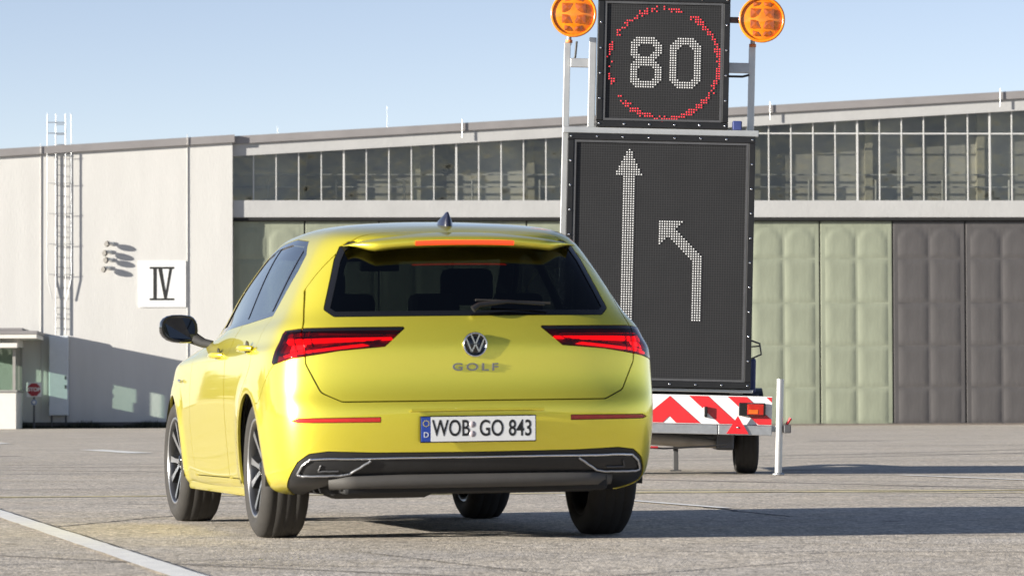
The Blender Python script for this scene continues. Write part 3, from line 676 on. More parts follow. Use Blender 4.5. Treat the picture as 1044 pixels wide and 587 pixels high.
for px_, h_ in ((.975, .80), (-1.14, .86)):
    p = link('stabiliser_leg', MB().tube([(px_ - .022, -.12, .015), (px_, -.12, h_)], .030, 14).mesh('stabiliser_leg', M_alu), tr)
    MB().lathe([(.0, .001), (.0, .05), (.012, .05), (.02, .032)], 14, 'z', (px_ - .022, -.12, .002)).build('foot_plate', M_steel, p)
    MB().box(px_ - .085 if px_ > 0 else px_ - .03, px_ + .03 if px_ > 0 else px_ + .10, -.085, -.02, .36, .41, .006).build('clamp', M_steel, p)
    MB().box(px_ + .025, px_ + .085, -.15, -.06, .35, .42, .008).build('clamp_block', M_dsteel, p)
    MB().tube([(px_ + .05, -.11, .42), (px_ + .085, -.12, .475)], .013, 8).build('clamp_handle', M_red, p)
for lx in (.19, -.33):
    l_ = link('prop_leg', MB().box(lx - .022, lx + .022, 1.95, 2.0, .012, .40, .004).mesh('prop_leg', M_dsteel), tr)
    MB().box(lx - .05, lx + .05, 1.92, 2.03, .001, .012).build('foot_plate', M_dsteel, l_)
# ------------------------------------------------------------------ yellow hatchback
CARX, CARY, CARTH = -.33, 17.325, .224
car = empty('hatchback_car', (CARX, CARY, 0), CARTH); car.scale = (.98,) * 3; tag(car, 'bright yellow five door hatchback car seen from behind', 'car')
BROLL = math.tan(R(.55))
# control rings: widths (front, mid, rear), heights (front, S0, mid, S5, rear), lengths (front, S0, S5, rear), rear corner depth
RG = [(.70, .74, .70, .20, .19, .185, .20, .27, 3.30, 2.85, -.35, -.60, .15),
 (.80, .825, .80, .20, .195, .195, .21, .275, 3.38, 2.85, -.35, -.72, .17),
 (.845, .862, .85, .25, .235, .235, .245, .305, 3.42, 2.85, -.35, -.775, .19),
 (.865, .866, .87, .32, .30, .30, .31, .36, 3.45, 2.85, -.35, -.798, .20),
 (.877, .876, .885, .42, .42, .42, .43, .45, 3.47, 2.85, -.35, -.812, .21),
 (.880, .886, .892, .52, .53, .53, .53, .545, 3.475, 2.85, -.35, -.822, .22),
 (.880, .891, .893, .60, .61, .61, .61, .612, 3.475, 2.85, -.35, -.820, .23),
 (.877, .892, .893, .65, .68, .68, .68, .648, 3.465, 2.85, -.35, -.792, .22),
 (.872, .890, .891, .68, .74, .75, .75, .72, 3.45, 2.85, -.35, -.779, .22),
 (.864, .886, .887, .70, .80, .815, .82, .81, 3.42, 2.85, -.35, -.778, .22),
 (.850, .880, .880, .72, .83, .853, .858, .862, 3.37, 2.85, -.35, -.776, .22),
 (.815, .854, .856, .74, .852, .879, .886, .892, 3.28, 2.83, -.35, -.768, .22),
 (.76, .840, .836, .78, .89, .925, .945, .945, 3.10, 2.72, -.34, -.748, .22),
 (.72, .818, .808, .86, .925, .958, .982, .988, 2.75, 2.4, -.33, -.722, .23),
 (.715, .792, .775, .95, .985, 1.0, 1.02, 1.03, 2.38, 2.05, -.30, -.692, .24),
 (.70, .737, .712, 1.14, 1.14, 1.14, 1.15, 1.15, 1.90, 1.65, -.24, -.612, .24),
 (.635, .668, .642, 1.30, 1.30, 1.29, 1.28, 1.27, 1.48, 1.25, -.20, -.525, .24),
 (.585, .615, .592, 1.375, 1.385, 1.375, 1.36, 1.325, 1.25, 1.02, -.16, -.490, .23),
 (.53, .55, .53, 1.408, 1.42, 1.422, 1.405, 1.352, 1.12, .9, -.12, -.495, .22),
 (.40, .42, .40, 1.425, 1.444, 1.450, 1.428, 1.366, 1.0, .8, -.06, -.47, .2),
 (.20, .21, .20, 1.435, 1.454, 1.462, 1.438, 1.376, .9, .7, 0, -.42, .18),
 (0, 0, 0, 1.438, 1.458, 1.466, 1.441, 1.379, .85, .66, .02, -.40, .16)]
def ringpts(g):
    w0, wm, wr, zf, z0, zm, z5, zr, yf, y0, y5, yr, c = g
    ys = [y0 + (y5 - y0) * t for t in (0, .203, .422, .656, .89, 1)]
    fy = yf - y0
    P = [(0, yf, zf), (.5 * w0, yf - .06 * fy, zf + .1 * (z0 - zf)), (.86 * w0, yf - .38 * fy, zf + .4 * (z0 - zf)), (w0 * 1.0, ys[0], z0), ((w0 + wm) / 2 + .002, ys[1], (z0 + zm) / 2), (wm, ys[2], zm),
         (wm, ys[3], zm * .75 + z5 * .25), (wm * .4 + wr * .6, ys[4], zm * .3 + z5 * .7), (wr, ys[5], z5),
         (wr * .985, min(ys[5] - .02, yr + c), z5 + .35 * (zr - z5)), (wr * .87, yr + .30 * c, z5 + .75 * (zr - z5)), (wr * .5, yr + .04 * c, zr), (0, yr, zr)]
    return P
CT = np.array([ringpts(g) for g in RG])
def bspl(P, n, mirror):
    # cubic B-spline along axis 0 ; mirror = (start, end) reflect x
    def gh(a, b, mir):
        if mir: q = b.copy(); q[..., 0] *= -1; return q
        return 2 * a - b
    Q = np.concatenate([gh(P[0], P[1], mirror[0])[None], P, gh(P[-1], P[-2], mirror[1])[None]]); m = len(P) - 1; out = []
    for i in range(m):
        t = np.linspace(0, 1, n, endpoint=False)
        if i == m - 1: t = np.append(t, 1.0)
        for x in t:
            b = np.array([(1 - x) ** 3, 3 * x ** 3 - 6 * x * x + 4, -3 * x ** 3 + 3 * x * x + 3 * x + 1, x ** 3]) / 6
            out.append(b[0] * Q[i] + b[1] * Q[i + 1] + b[2] * Q[i + 2] + b[3] * Q[i + 3])
    return np.array(out)
NTs, NSs = 9, 26
G = bspl(CT, NTs, (False, True)); G = np.swapaxes(bspl(np.swapaxes(G, 0, 1), NSs, (True, True)), 0, 1)   # (t, s, 3)
G[:, 0, 0] = 0; G[:, -1, 0] = 0; G[-1, :, 0] = 0
# gentle wheel-arch swell
for cy in (0.0, 2.636):
    rr_ = np.hypot(G[..., 1] - cy, G[..., 2] - .317); sw = np.exp(-((rr_ - .37) / .07) ** 2) * (G[..., 0] > .7) * np.clip((.80 - G[..., 2]) / .1, 0, 1) * .010
    G[..., 0] += sw
gt = np.gradient(G, axis=0); gs = np.gradient(G, axis=1)
NN = np.cross(gs, gt); NN /= np.linalg.norm(NN, axis=2, keepdims=True) + 1e-12
if NN[5 * NTs, 6 * NSs, 0] < 0: NN = -NN
NN[-1] = NN[-2]; NN[-1, :, 0] = 0; NN[:, 0, 0] = 0; NN[:, -1, 0] = 0; NN /= np.linalg.norm(NN, axis=2, keepdims=True) + 1e-12
dq = np.zeros(G.shape[:2]); dq[:, :-1] = np.hypot(G[:, 1:, 0] - G[:, :-1, 0], G[:, 1:, 1] - G[:, :-1, 1])
Q_ = np.cumsum(dq[:, ::-1], axis=1)[:, ::-1]
tt, ss = np.meshgrid(np.arange(G.shape[0]) / NTs, np.arange(G.shape[1]) / NSs, indexing='ij')
A = np.concatenate([G, NN, Q_[..., None], ss[..., None], tt[..., None]], 2).reshape(-1, 9)
nt_, ns_ = G.shape[:2]; ii, jj = np.meshgrid(np.arange(nt_ - 1), np.arange(ns_ - 1), indexing='ij'); k00 = (ii * ns_ + jj).ravel()
T0 = np.concatenate([np.stack([k00, k00 + 1, k00 + ns_ + 1], 1), np.stack([k00, k00 + ns_ + 1, k00 + ns_], 1)])
SHELL = (A, T0)
X, Y, Z, QQ, SS, TT = 0, 1, 2, 6, 7, 8
def clip(M, f):
    V, T = M
    if len(T) == 0: return M
    f = np.where(np.abs(f) < 1e-9, 1e-9, f); s = f[T] <= 0; c = s.sum(1)
    keep = T[c == 3]; newV = [V]; newT = [keep]; base = len(V)
    for cnt in (1, 2):
        S = T[c == cnt]
        if not len(S): continue
        lone = (s[c == cnt] if cnt == 1 else ~s[c == cnt]).argmax(1)
        r = np.arange(len(S)); a = S[r, lone]; b = S[r, (lone + 1) % 3]; d = S[r, (lone + 2) % 3]
        t1 = (f[a] / (f[a] - f[b]))[:, None]; t2 = (f[a] / (f[a] - f[d]))[:, None]
        p = V[a] + (V[b] - V[a]) * t1; q = V[a] + (V[d] - V[a]) * t2; m = len(S)
        ip = base + np.arange(m); iq = ip + m; newV += [p, q]; base += 2 * m
        if cnt == 1: newT.append(np.stack([a, ip, iq], 1))
        else: newT += [np.stack([ip, b, d], 1), np.stack([ip, d, iq], 1)]
    V = np.concatenate(newV); T = np.concatenate(newT)
    u, inv = np.unique(T, return_inverse=True); return V[u], inv.reshape(-1, 3)
def refine(M, f, L=.03):
    V, T = M; near = (np.abs(f[T]).min(1) < L); S = T[near]
    if not len(S): return M
    a, b, c = S.T; m = len(S); n = len(V)
    mids = [(V[a] + V[b]) / 2, (V[b] + V[c]) / 2, (V[c] + V[a]) / 2]; ab = n + np.arange(m); bc = ab + m; ca = bc + m
    return np.concatenate([V] + mids), np.concatenate([T[~near], np.stack([a, ab, ca], 1), np.stack([ab, b, bc], 1), np.stack([ca, bc, c], 1), np.stack([ab, bc, ca], 1)])
def sdf(poly, x, y):
    p = np.array(poly, float); d = np.full(x.shape, 1e9); s = np.ones(x.shape)
    for i in range(len(p)):
        a, b = p[i], p[i - 1]; ex, ey = b - a; wx, wy = x - a[0], y - a[1]
        t = np.clip((wx * ex + wy * ey) / (ex * ex + ey * ey), 0, 1); d = np.minimum(d, (wx - ex * t) ** 2 + (wy - ey * t) ** 2)
        c1 = y >= a[1]; c2 = y < b[1]; c3 = ex * wy > ey * wx
        s = np.where((c1 & c2 & c3) | (~c1 & ~c2 & ~c3), -s, s)
    return s * np.sqrt(d)
def polyf(poly, ax, ay, r=0.0, *extra):
    def f(V):
        d = sdf(poly, V[:, ax], V[:, ay]) - r
        for e in extra: d = np.maximum(d, e(V))
        return d
    return f
def cut(M, fn, gap=0.0, ref=1):
    for _ in range(ref): M = refine(M, fn(M[0]))
    f = fn(M[0]); return clip(M, f + gap / 2), clip(M, -(f - gap / 2))
def car_mesh(M, name, m, parent=None, off=0.0, rim=0.012, sides=(1, -1), join=True):
    V, T = M; objs = []
    if len(T) == 0: return None
    P = V[:, :3] + V[:, 3:6] * off; N = V[:, 3:6]
    key = np.round(P * 2e4).astype(np.int64); _, u, inv = np.unique(key, axis=0, return_index=True, return_inverse=True); inv = inv.ravel()
    P, N, T = P[u], N[u], inv[T]; T = T[(T[:, 0] != T[:, 1]) & (T[:, 1] != T[:, 2]) & (T[:, 2] != T[:, 0])]
    gn = np.cross(P[T[:, 1]] - P[T[:, 0]], P[T[:, 2]] - P[T[:, 0]]); fl = (gn * N[T].sum(1)).sum(1) < 0; T[fl] = T[fl][:, ::-1]
    def rims(P, N, T):
        E = np.concatenate([T[:, [0, 1]], T[:, [1, 2]], T[:, [2, 0]]]); ks = np.sort(E, 1); _, ix, cn = np.unique(ks, axis=0, return_index=True, return_counts=True)
        B = E[ix[cn == 1]]; mid = P[B].mean(1); B = B[mid[:, 0] > 1e-3]
        return B
    B = rims(P, N, T) if rim else np.zeros((0, 2), int)
    n = len(P); Pi = P - N * rim
    VV = np.concatenate([P, Pi]) if rim else P; NV = np.concatenate([N, N]) if rim else N
    F = [tuple(t) for t in T]; fr = [(b, a, a + n, b + n) for a, b in B]
    def emit(sets, nm):
        vs = np.concatenate([s_[0] for s_ in sets]); vs = vs.copy(); vs[:, 2] += vs[:, 0] * BROLL
        me = bpy.data.meshes.new(nm); fs = []; o = 0; loopn = []
        for pv, nv, ff, flip in sets:
            for f in ff: f = f[::-1] if flip else f; fs.append([i + o for i in f])
            o += len(pv)
        me.from_pydata(vs.tolist(), [], fs); me.update()
        me.polygons.foreach_set('use_smooth', [True] * len(fs)); me.materials.append(m)
        allN = np.concatenate([s_[1] for s_ in sets]); li = np.zeros(len(me.loops), np.int32); me.loops.foreach_get('vertex_index', li)
        ln = allN[li]; st = np.zeros(len(fs), np.int32); me.polygons.foreach_get('loop_start', st); tot = np.zeros(len(fs), np.int32); me.polygons.foreach_get('loop_total', tot)
        pn = np.zeros(len(fs) * 3); me.polygons.foreach_get('normal', pn); pn = pn.reshape(-1, 3)
        for k in np.where(tot == 4)[0]: ln[st[k]:st[k] + 4] = pn[k]
        me.normals_split_custom_set(ln.tolist())
        return link(nm, me, parent or car)
    mir = np.array([-1, 1, 1.])
    R_ = (VV, NV, F + fr, False); L_ = (VV * mir, NV * mir, F + fr, True)
    if join: return emit([R_, L_], name)
    return [emit([R_], name) if s_ == 1 else emit([L_], name) for s_ in sides]
side = lambda V: .40 - V[:, 0]
rear = lambda V: V[:, 1] + .25
GAP = .006
# wheel arches
M = SHELL
for cy in (0.0, 2.636):
    f = lambda V, cy=cy: np.maximum(np.hypot(V[:, 1] - cy, V[:, 2] - .317) - .350, .45 - V[:, 0])
    _, M = cut(M, f)
f = lambda V, : np.maximum(np.maximum(np.abs(V[:, 1]) - .345, V[:, 2] - .317), .45 - V[:, 0])
_, M = cut(M, f, ref=0)
f = lambda V, : np.maximum(np.maximum(np.abs(V[:, 1] - 2.636) - .345, V[:, 2] - .317), .45 - V[:, 0])
_, M = cut(M, f, ref=0)
# side glass
DLO = [(1.78, .972), (1.42, 1.185), (1.08, 1.335), (.80, 1.372), (.40, 1.380), (.05, 1.358), (-.10, 1.29), (-.115, 1.22), (-.03, 1.022), (.6, 1.0)]
dl, M = cut(M, polyf(DLO, Y, Z, .004, side), .002)
Bp = [(.69, .9), (.80, .9), (.86, 1.5), (.76, 1.5)]
fr_ = lambda V: sdf(DLO, V[:, 1], V[:, 2]) + .020
gl_, trim = cut(dl, fr_)
bp, gl_ = cut(gl_, polyf(Bp, Y, Z))
dv, gl_ = cut(gl_, polyf([(.09, .9), (.125, .9), (.045, 1.5), (.01, 1.5)], Y, Z))
M_cglass = glassmat('car_glass', (.30, .34, .36), 3.0); M_privacy = glassmat('privacy_glass', (.032, .037, .037), 1.50)
gf = clip(gl_, .76 - gl_[0][:, 1]); gr = clip(clip(gl_, gl_[0][:, 1] - .76), 0.065 - clip(gl_, gl_[0][:, 1] - .76)[0][:, 1]); gq = clip(gl_, gl_[0][:, 1] - .065)
for o in car_mesh(trim, 'window_trim', M_gloss, off=-.001, join=False): pass
car_mesh(bp, 'pillar_trim', M_gloss, off=-.003, join=False); car_mesh(dv, 'window_divider', M_gloss, off=-.003, join=False)
car_mesh(gf, 'side_window', M_cglass, off=-.006, rim=0, join=False); car_mesh(gr, 'side_window', M_cglass, off=-.006, rim=0, join=False); car_mesh(gq, 'quarter_window', M_cglass, off=-.006, rim=0, join=False)
# windscreen
wsf = lambda V: np.maximum(np.maximum(13.9 - V[:, 8], V[:, 8] - 16.8), V[:, 7] - 2.75)
wsf2 = lambda V: np.maximum(wsf(V) * .12, -1e9)
ws, M = cut(M, wsf2, .003); wg, wt = cut(ws, lambda V: wsf2(V) + .02)
car_mesh(wg, 'windscreen', glassmat('clear_glass', (.72, .80, .77), 1.5), off=-.004, rim=0); car_mesh(wt, 'windscreen_trim', M_gloss, off=-.002)
# rear glass
RGP = [(-1, 1.012), (.605, 1.012), (.632, 1.035), (.555, 1.255), (.525, 1.31), (.49, 1.330), (-1, 1.330)]
rgl, M = cut(M, polyf(RGP, X, Z, .014, rear), .003)
rg, rt_ = cut(rgl, polyf(RGP, X, Z, -.010))
car_mesh(rg, 'rear_window', M_privacy, off=-.005, rim=0); car_mesh(rt_, 'rear_window_trim', M_gloss, off=-.001)
# tail lamps (unrolled width q, height z)
LAMP = [(.315, .946), (.405, .868), (.60, .852), (.80, .822), (.955, .795), (.97, .803), (.905, .925), (.885, .936), (.75, .946)]
lamp, M = cut(M, polyf(LAMP, QQ, Z, .004, rear), .004, 2)
HL = [(-1, .664), (.585, .664), (.652, .695), (.703, .80), (.712, .92), (.695, .97), (.61, 1.30), (.57, 1.37), (-1, 1.37)]
hatch_f = polyf(HL, X, Z, .042, lambda V: V[:, 1] + .40)
lin, lout = cut(lamp, hatch_f, .005)
M_lens = glassmat('red_lens', (.62, .02, .025), 1.5); M_lbase = mat('lamp_base', (.22, .006, .01), .35, coat=.3, var=.25, vscale=25)
M_lbar = mat('lamp_bar', (.5, .02, .02), .3, emit=(1, .035, .03), estr=.85, var=.05); M_lbright = mat('lamp_element', (.8, .3, .3), .3, emit=(1, .32, .30), estr=1.3, var=.05)
for piece, nm in ((lin, 0), (lout, 1)):
    los = car_mesh(piece, 'tail_lamp', M_lens, off=.001, rim=.03, join=False)
    fine = lambda poly: cut(piece, polyf(poly, QQ, Z), 0, 2)[0]
    bars = fine([(.36, .898), (.86, .884), (.882, .894), (.875, .908), (.37, .910)])
    low = fine([(.47, .873), (.78, .838), (.885, .822), (.895, .830), (.79, .850), (.5, .881)])
    br = fine([(.765, .853), (.845, .842), (.832, .880), (.757, .882)])
    for k, lo in enumerate(los):
        sd = (1, -1)[k]
        car_mesh(piece, 'lamp_housing', M_lbase, lo, off=-.026, rim=0, join=False, sides=(sd,))
        for q, mm, of in ((bars, M_lbar, -.014), (low, M_lbar, -.015), (br, M_lbright, -.012)):
            if len(q[1]): car_mesh(q, 'light_guide', mm, lo, off=of, rim=.004, join=False, sides=(sd,))
        tb = clip(piece, -(piece[0][:, 2] - .935))
        if len(tb[1]): car_mesh(tb, 'lamp_brow', M_gloss, lo, off=.0016, rim=.004, join=False, sides=(sd,))
# bumper lower: diffuser
DIF = [(-1, .1), (-1, .388), (.45, .397), (.66, .405), (.745, .395), (.80, .36), (.885, .245), (.90, .1)]
dif, M = cut(M, polyf(DIF, QQ, Z, .0, rear), .004)
car_mesh(dif, 'lower_bumper', M_black, off=-.004)
# tailgate, doors, bonnet, bumper
hat, M = cut(M, hatch_f, GAP)
refl, M = cut(M, polyf([(.43, .531), (.80, .533), (.83, .541), (.80, .551), (.43, .553)], QQ, Z, 0, rear), .003, 2)
M_refl = mat('bumper_reflector', (.50, .018, .015), .2, coat=.8, var=.2, vscale=60)
car_mesh(hat, 'tailgate', M_paint); car_mesh(refl, 'bumper_reflector', M_refl, off=-.003, join=False)
FD = [(.775, .90), (.765, .275), (1.90, .27), (1.955, .50), (1.92, .80), (1.86, .985), (1.2, 1.00), (.78, 1.03)]
RD = [(.755, 1.03), (.745, .275), (.40, .275), (.37, .42), (.27, .62), (.10, .72), (-.01, .80), (-.03, .90), (-.015, 1.05)]
fd, M = cut(M, polyf(FD, Y, Z, .006, side), .005); rdn, M = cut(M, polyf(RD, Y, Z, .006, side), .005)
fdo = car_mesh(fd, 'front_door', M_paint, join=False); rdo = car_mesh(rdn, 'rear_door', M_paint, join=False)
bon, M = cut(M, lambda V: np.maximum(np.maximum(11.3 - V[:, 8], V[:, 8] - 13.6), V[:, 7] - 2.9) * .1, .005, 0)
car_mesh(bon, 'bonnet', M_paint)
hl_, M = cut(M, lambda V: np.maximum(np.maximum(8.2 - V[:, 8], V[:, 8] - 10.9), np.maximum(V[:, 7] - 2.75, 1.1 - V[:, 7])) * .08, .005, 0)
car_mesh(hl_, 'headlight', mat('headlight', (.35, .36, .38), .1, .3, coat=1, var=.2, vscale=15), join=False)
gril, M = cut(M, lambda V: np.maximum(np.maximum(2.0 - V[:, 8], V[:, 8] - 5.0), V[:, 7] - 1.7) * .08, .005, 0)
car_mesh(gril, 'grille', M_black)
BUM = [(-1, .66), (.58, .66), (.66, .70), (.715, .80), (.72, .845), (.90, .83), (.96, .785), (1.10, .70), (1.24, .62), (2, .62), (2, 0), (-1, 0)]
bum, M = cut(M, polyf(BUM, QQ, Z, 0, rear), .004)
car_mesh(bum, 'rear_bumper', M_paint); car_mesh(M, 'body_shell', M_paint)
# inner shell (door jambs, dark lining seen in the gaps) with the glass openings left out
I = SHELL
for fn in (polyf(DLO, Y, Z, -.02, side), polyf(RGP, X, Z, -.02, rear), lambda V: wsf2(V) + .02): _, I = cut(I, fn, 0, 0)
for cy in (0.0, 2.636): _, I = cut(I, lambda V, cy=cy: np.maximum(np.maximum(np.hypot(V[:, 1] - cy, V[:, 2] - .317) - .352, .45 - V[:, 0]), -9), 0, 0)
car_mesh(I, 'inner_lining', M_black, off=-.034, rim=0)
# helper: point on the rear surface for (q, z)
rsel = (A[:, 1] < -.2) & (A[:, 2] < 1.3); RA = A[rsel]
def surf(q, z, off=0.0):
    d = (RA[:, 6] - abs(q)) ** 2 + (RA[:, 2] - z) ** 2; ix = np.argsort(d)[:6]; w = 1 / (d[ix] + 1e-7); w /= w.sum(); p = (RA[ix, :3] * w[:, None]).sum(0); nrm = (RA[ix, 3:6] * w[:, None]).sum(0)
    p = p + nrm * off
    if q < 0: p[0] *= -1
    return Vector((p[0], p[1], p[2] + p[0] * BROLL))
def rolled(mb): mb.v = [(p[0], p[1], p[2] + p[0] * BROLL) for p in mb.v]; return mb
def cpart(mb, name, m, parent=None): return rolled(mb).build(name, m, parent or car)
def ribbon(path, hw, name, m, off=.004, parent=None, n=10):
    # raised strip following the surface along (q,z) points
    pts = []
    for a, b in zip(path[:-1], path[1:]):
        for k in range(n): pts.append((a[0] + (b[0] - a[0]) * k / n, a[1] + (b[1] - a[1]) * k / n))
    pts.append(path[-1]); C = [surf(q, z, off) for q, z in pts]
    return MB().tube(C, hw, 8).build(name, m, parent or car)
ribbon([(-.735, .372), (-.4, .374), (0, .372), (.4, .374), (.735, .372)], .006, 'chrome_strip', M_chrome, .0, n=16)
for s_ in (-1, 1):
    ribbon([(s_ * .735, .372), (s_ * .775, .345), (s_ * .80, .305), (s_ * .77, .298), (s_ * .60, .300), (s_ * .56, .306), (s_ * .47, .362)], .0052, 'exhaust_trim', M_satin, .002)
    ribbon([(s_ * .69, .345), (s_ * .70, .318), (s_ * .61, .318)], .004, 'exhaust_inner_trim', M_dsteel, .0)
# grey diffuser blade
mb = MB(); vs = []; prof = [(.300, -.035), (.292, -.016), (.262, -.016), (.240, -.030), (.234, -.11)]
for k in range(41):
    q = -.66 + 1.32 * k / 40; p0 = surf(q, .34, 0); p1 = surf(q, .34, 1.0); nv = (p1 - p0); nv.z = 0; nv.normalize()
    for z, off in prof: p = p0 + nv * (off - .03 * max(0, abs(q) / .66 - .85) / .15); vs.append((p.x, p.y, z + p.x * BROLL))
fs = [(k * 5 + i, k * 5 + i + 1, k * 5 + 6 + i, k * 5 + 5 + i) for k in range(40) for i in range(4)]
mb.add(vs, fs, True).build('diffuser_blade', mat('diffuser_grey', (.075, .07, .065), .6, .05, var=.12), car)
# plate
pl = cpart(MB().box(-.262, .262, -.842, -.828, .438, .556, .004), 'number_plate', M_gloss)
cpart(MB().box(-.215, .257, -.8455, -.8425, .443, .551, .001), 'plate_face', mat('plate_white', (.78, .78, .77), .35, var=.03), pl)
cpart(MB().box(-.257, -.2155, -.8455, -.8425, .443, .551, .001), 'country_band', mat('plate_blue', (.02, .06, .34), .4, var=.05), pl)
for k in range(12):
    a = 2 * math.pi * k / 12; cpart(MB().box(-.236 + .013 * math.cos(a) - .0018, -.236 + .013 * math.cos(a) + .0018, -.8462, -.8456, .523 + .013 * math.sin(a) - .0018, .523 + .013 * math.sin(a) + .0018), 'star', mat('star_yellow', (.8, .65, .05), .5, var=.02), pl)
textmesh('country_letter', 'D', .034, M_wht, pl, (-.236, -.8462, .470), depth=.0005)
M_pk = mat('plate_black', (.012, .012, .012), .5, var=.1)
textmesh('plate_lettering', 'WOB', .100, M_pk, pl, (-.124, -.8459, .497), depth=.0002, sx=.70, bold=.0014)
textmesh('plate_lettering', 'GO 843', .100, M_pk, pl, (.122, -.8459, .497), depth=.0002, sx=.72, bold=.0014)
for z, mm in ((.517, 'seal_a'), (.475, 'seal_b')): cpart(MB().lathe([(-.8462, .001), (-.8462, .014), (-.8456, .014)], 14, 'y', (-.028, 0, z)), 'plate_seal', mat(mm, (.45, .40, .42), .4, var=.2), pl)
cpart(MB().tube([(-.30, -.826, .580), (0, -.829, .582), (.30, -.826, .580)], .007, 6), 'plate_lamp_bar', M_paint)
# round emblem with V over W
ec = Vector((0, surf(0, .868).y, .868)); em = cpart(MB().lathe([(-.002, .001), (-.004, .049), (.006, .050)], 36, 'y', ec + Vector((0, -.003, 0))), 'emblem', M_gloss)
cpart(MB().lathe([(-.004, .0475), (-.013, .0485), (-.014, .052), (-.010, .0555), (.004, .056)], 40, 'y', ec), 'emblem_ring', M_chrome, em)
def stroke(p, q, w=.0062):
    d = Vector((q[0] - p[0], q[1] - p[1])).normalized(); n_ = Vector((-d.y, d.x)) * w / 2
    return MB().prism([(ec.x + p[0] + n_.x, ec.z + p[1] + n_.y), (ec.x + q[0] + n_.x, ec.z + q[1] + n_.y), (ec.x + q[0] - n_.x, ec.z + q[1] - n_.y), (ec.x + p[0] - n_.x, ec.z + p[1] - n_.y)], ec.y - .0135, ec.y - .006)
for p, q in (((-.019, .044), (-.002, .005)), ((.019, .044), (.002, .005)), ((-.040, .026), (-.0165, -.032)), ((.040, .026), (.0165, -.032)), ((-.0165, -.032), (-.001, .001)), ((.0165, -.032), (.001, .001))):
    cpart(stroke(p, q), 'emblem_stroke', M_chrome, em)
gy = surf(0, .765).y
t_ = textmesh('model_lettering', 'GOLF', .046, mat('letter_metal', (.22, .22, .22), .35, .4, var=.05), car, (0, gy - .004, .768), depth=.003, sx=1.5, bold=.0008, sp=1.35)
# roof spoiler with brake light
mb = MB(); vs = []; NX = 40; pr = []
for k in range(NX + 1):
    x = -.535 + 1.07 * k / NX; a = abs(x) / .535; cz = -.030 * a ** 3 - .012 * a * a; cy = .05 * a ** 2.2
    for y, z in ((-.30, 1.392), (-.42, 1.379), (-.53, 1.360), (-.566, 1.350), (-.572, 1.342), (-.566, 1.318), (-.545, 1.310), (-.47, 1.322)):
        w_ = max(0, min(1, (a - .72) / .28)); w_ = w_ * w_ * (3 - 2 * w_); y2 = y + cy; z2 = z + cz; zt_ = 1.372 + cz - .010 * w_
        vs.append((x, y2 + (-.40 - y2) * .55 * w_, z2 + (zt_ - z2) * .92 * w_))
fs = [(k * 8 + i, k * 8 + i + 1, k * 8 + 9 + i, k * 8 + 8 + i) for k in range(NX) for i in range(7)]
spo = cpart(mb.add(vs, fs, True), 'roof_spoiler', M_paint)
mb = MB(); vs = []
for k in range(21):
    x = -.225 + .45 * k / 20; a = abs(x) / .575; cz = -.030 * a ** 3 - .012 * a * a; cy = .05 * a ** 2.2
    vs += [(x, -.573 + cy, 1.339 + cz), (x, -.577 + cy, 1.337 + cz), (x, -.574 + cy, 1.321 + cz), (x, -.571 + cy, 1.3195 + cz)]
cpart(mb.add(vs, [(k * 4 + i, k * 4 + i + 1, k * 4 + 5 + i, k * 4 + 4 + i) for k in range(20) for i in range(3)], True), 'brake_light', mat('brake_light', (.6, .03, .01), .3, emit=(1, .045, .012), estr=.75, var=.02), spo)
# antenna fin
mb = MB(); P = [(-.14, .0, .032), (-.06, .0, .036), (.02, .0, .030), (.12, .0, .006)]
def fin_section(z, y0, y1, w): return [(w * math.sin(t) * (1 if True else 0), (y0 + y1) / 2 + (y1 - y0) / 2 * math.cos(t), z) for t in [2 * math.pi * q / 12 for q in range(12)]]
rs = [fin_section(1.415, -.22, -.02, .034), fin_section(1.445, -.215, -.04, .028), fin_section(1.460, -.21, -.09, .018), fin_section(1.474, -.205, -.14, .010), fin_section(1.484, -.20, -.165, .004)]
vs = [p for r_ in rs for p in r_]; fs = [(i * 12 + k, i * 12 + (k + 1) % 12, (i + 1) * 12 + (k + 1) % 12, (i + 1) * 12 + k) for i in range(4) for k in range(12)] + [list(range(48, 60))]
cpart(mb.add(vs, fs, True), 'antenna_fin', mat('antenna', (.012, .014, .03), .25, coat=.5, var=.1))
# rear wiper
wy = lambda z: -.715 + (z - 1.0) * .70 - .03
cpart(MB().tube([(0, wy(1.02), 1.025), (.03, wy(1.04) - .01, 1.045), (.16, wy(1.05) - .01, 1.058), (.33, wy(1.04), 1.045)], [.016, .012, .009, .006], 8), 'wiper_arm', M_black)
cpart(MB().tube([(.02, wy(1.06) + .006, 1.067), (.36, wy(1.045) + .01, 1.050)], .006, 6), 'wiper_blade', M_rubber)
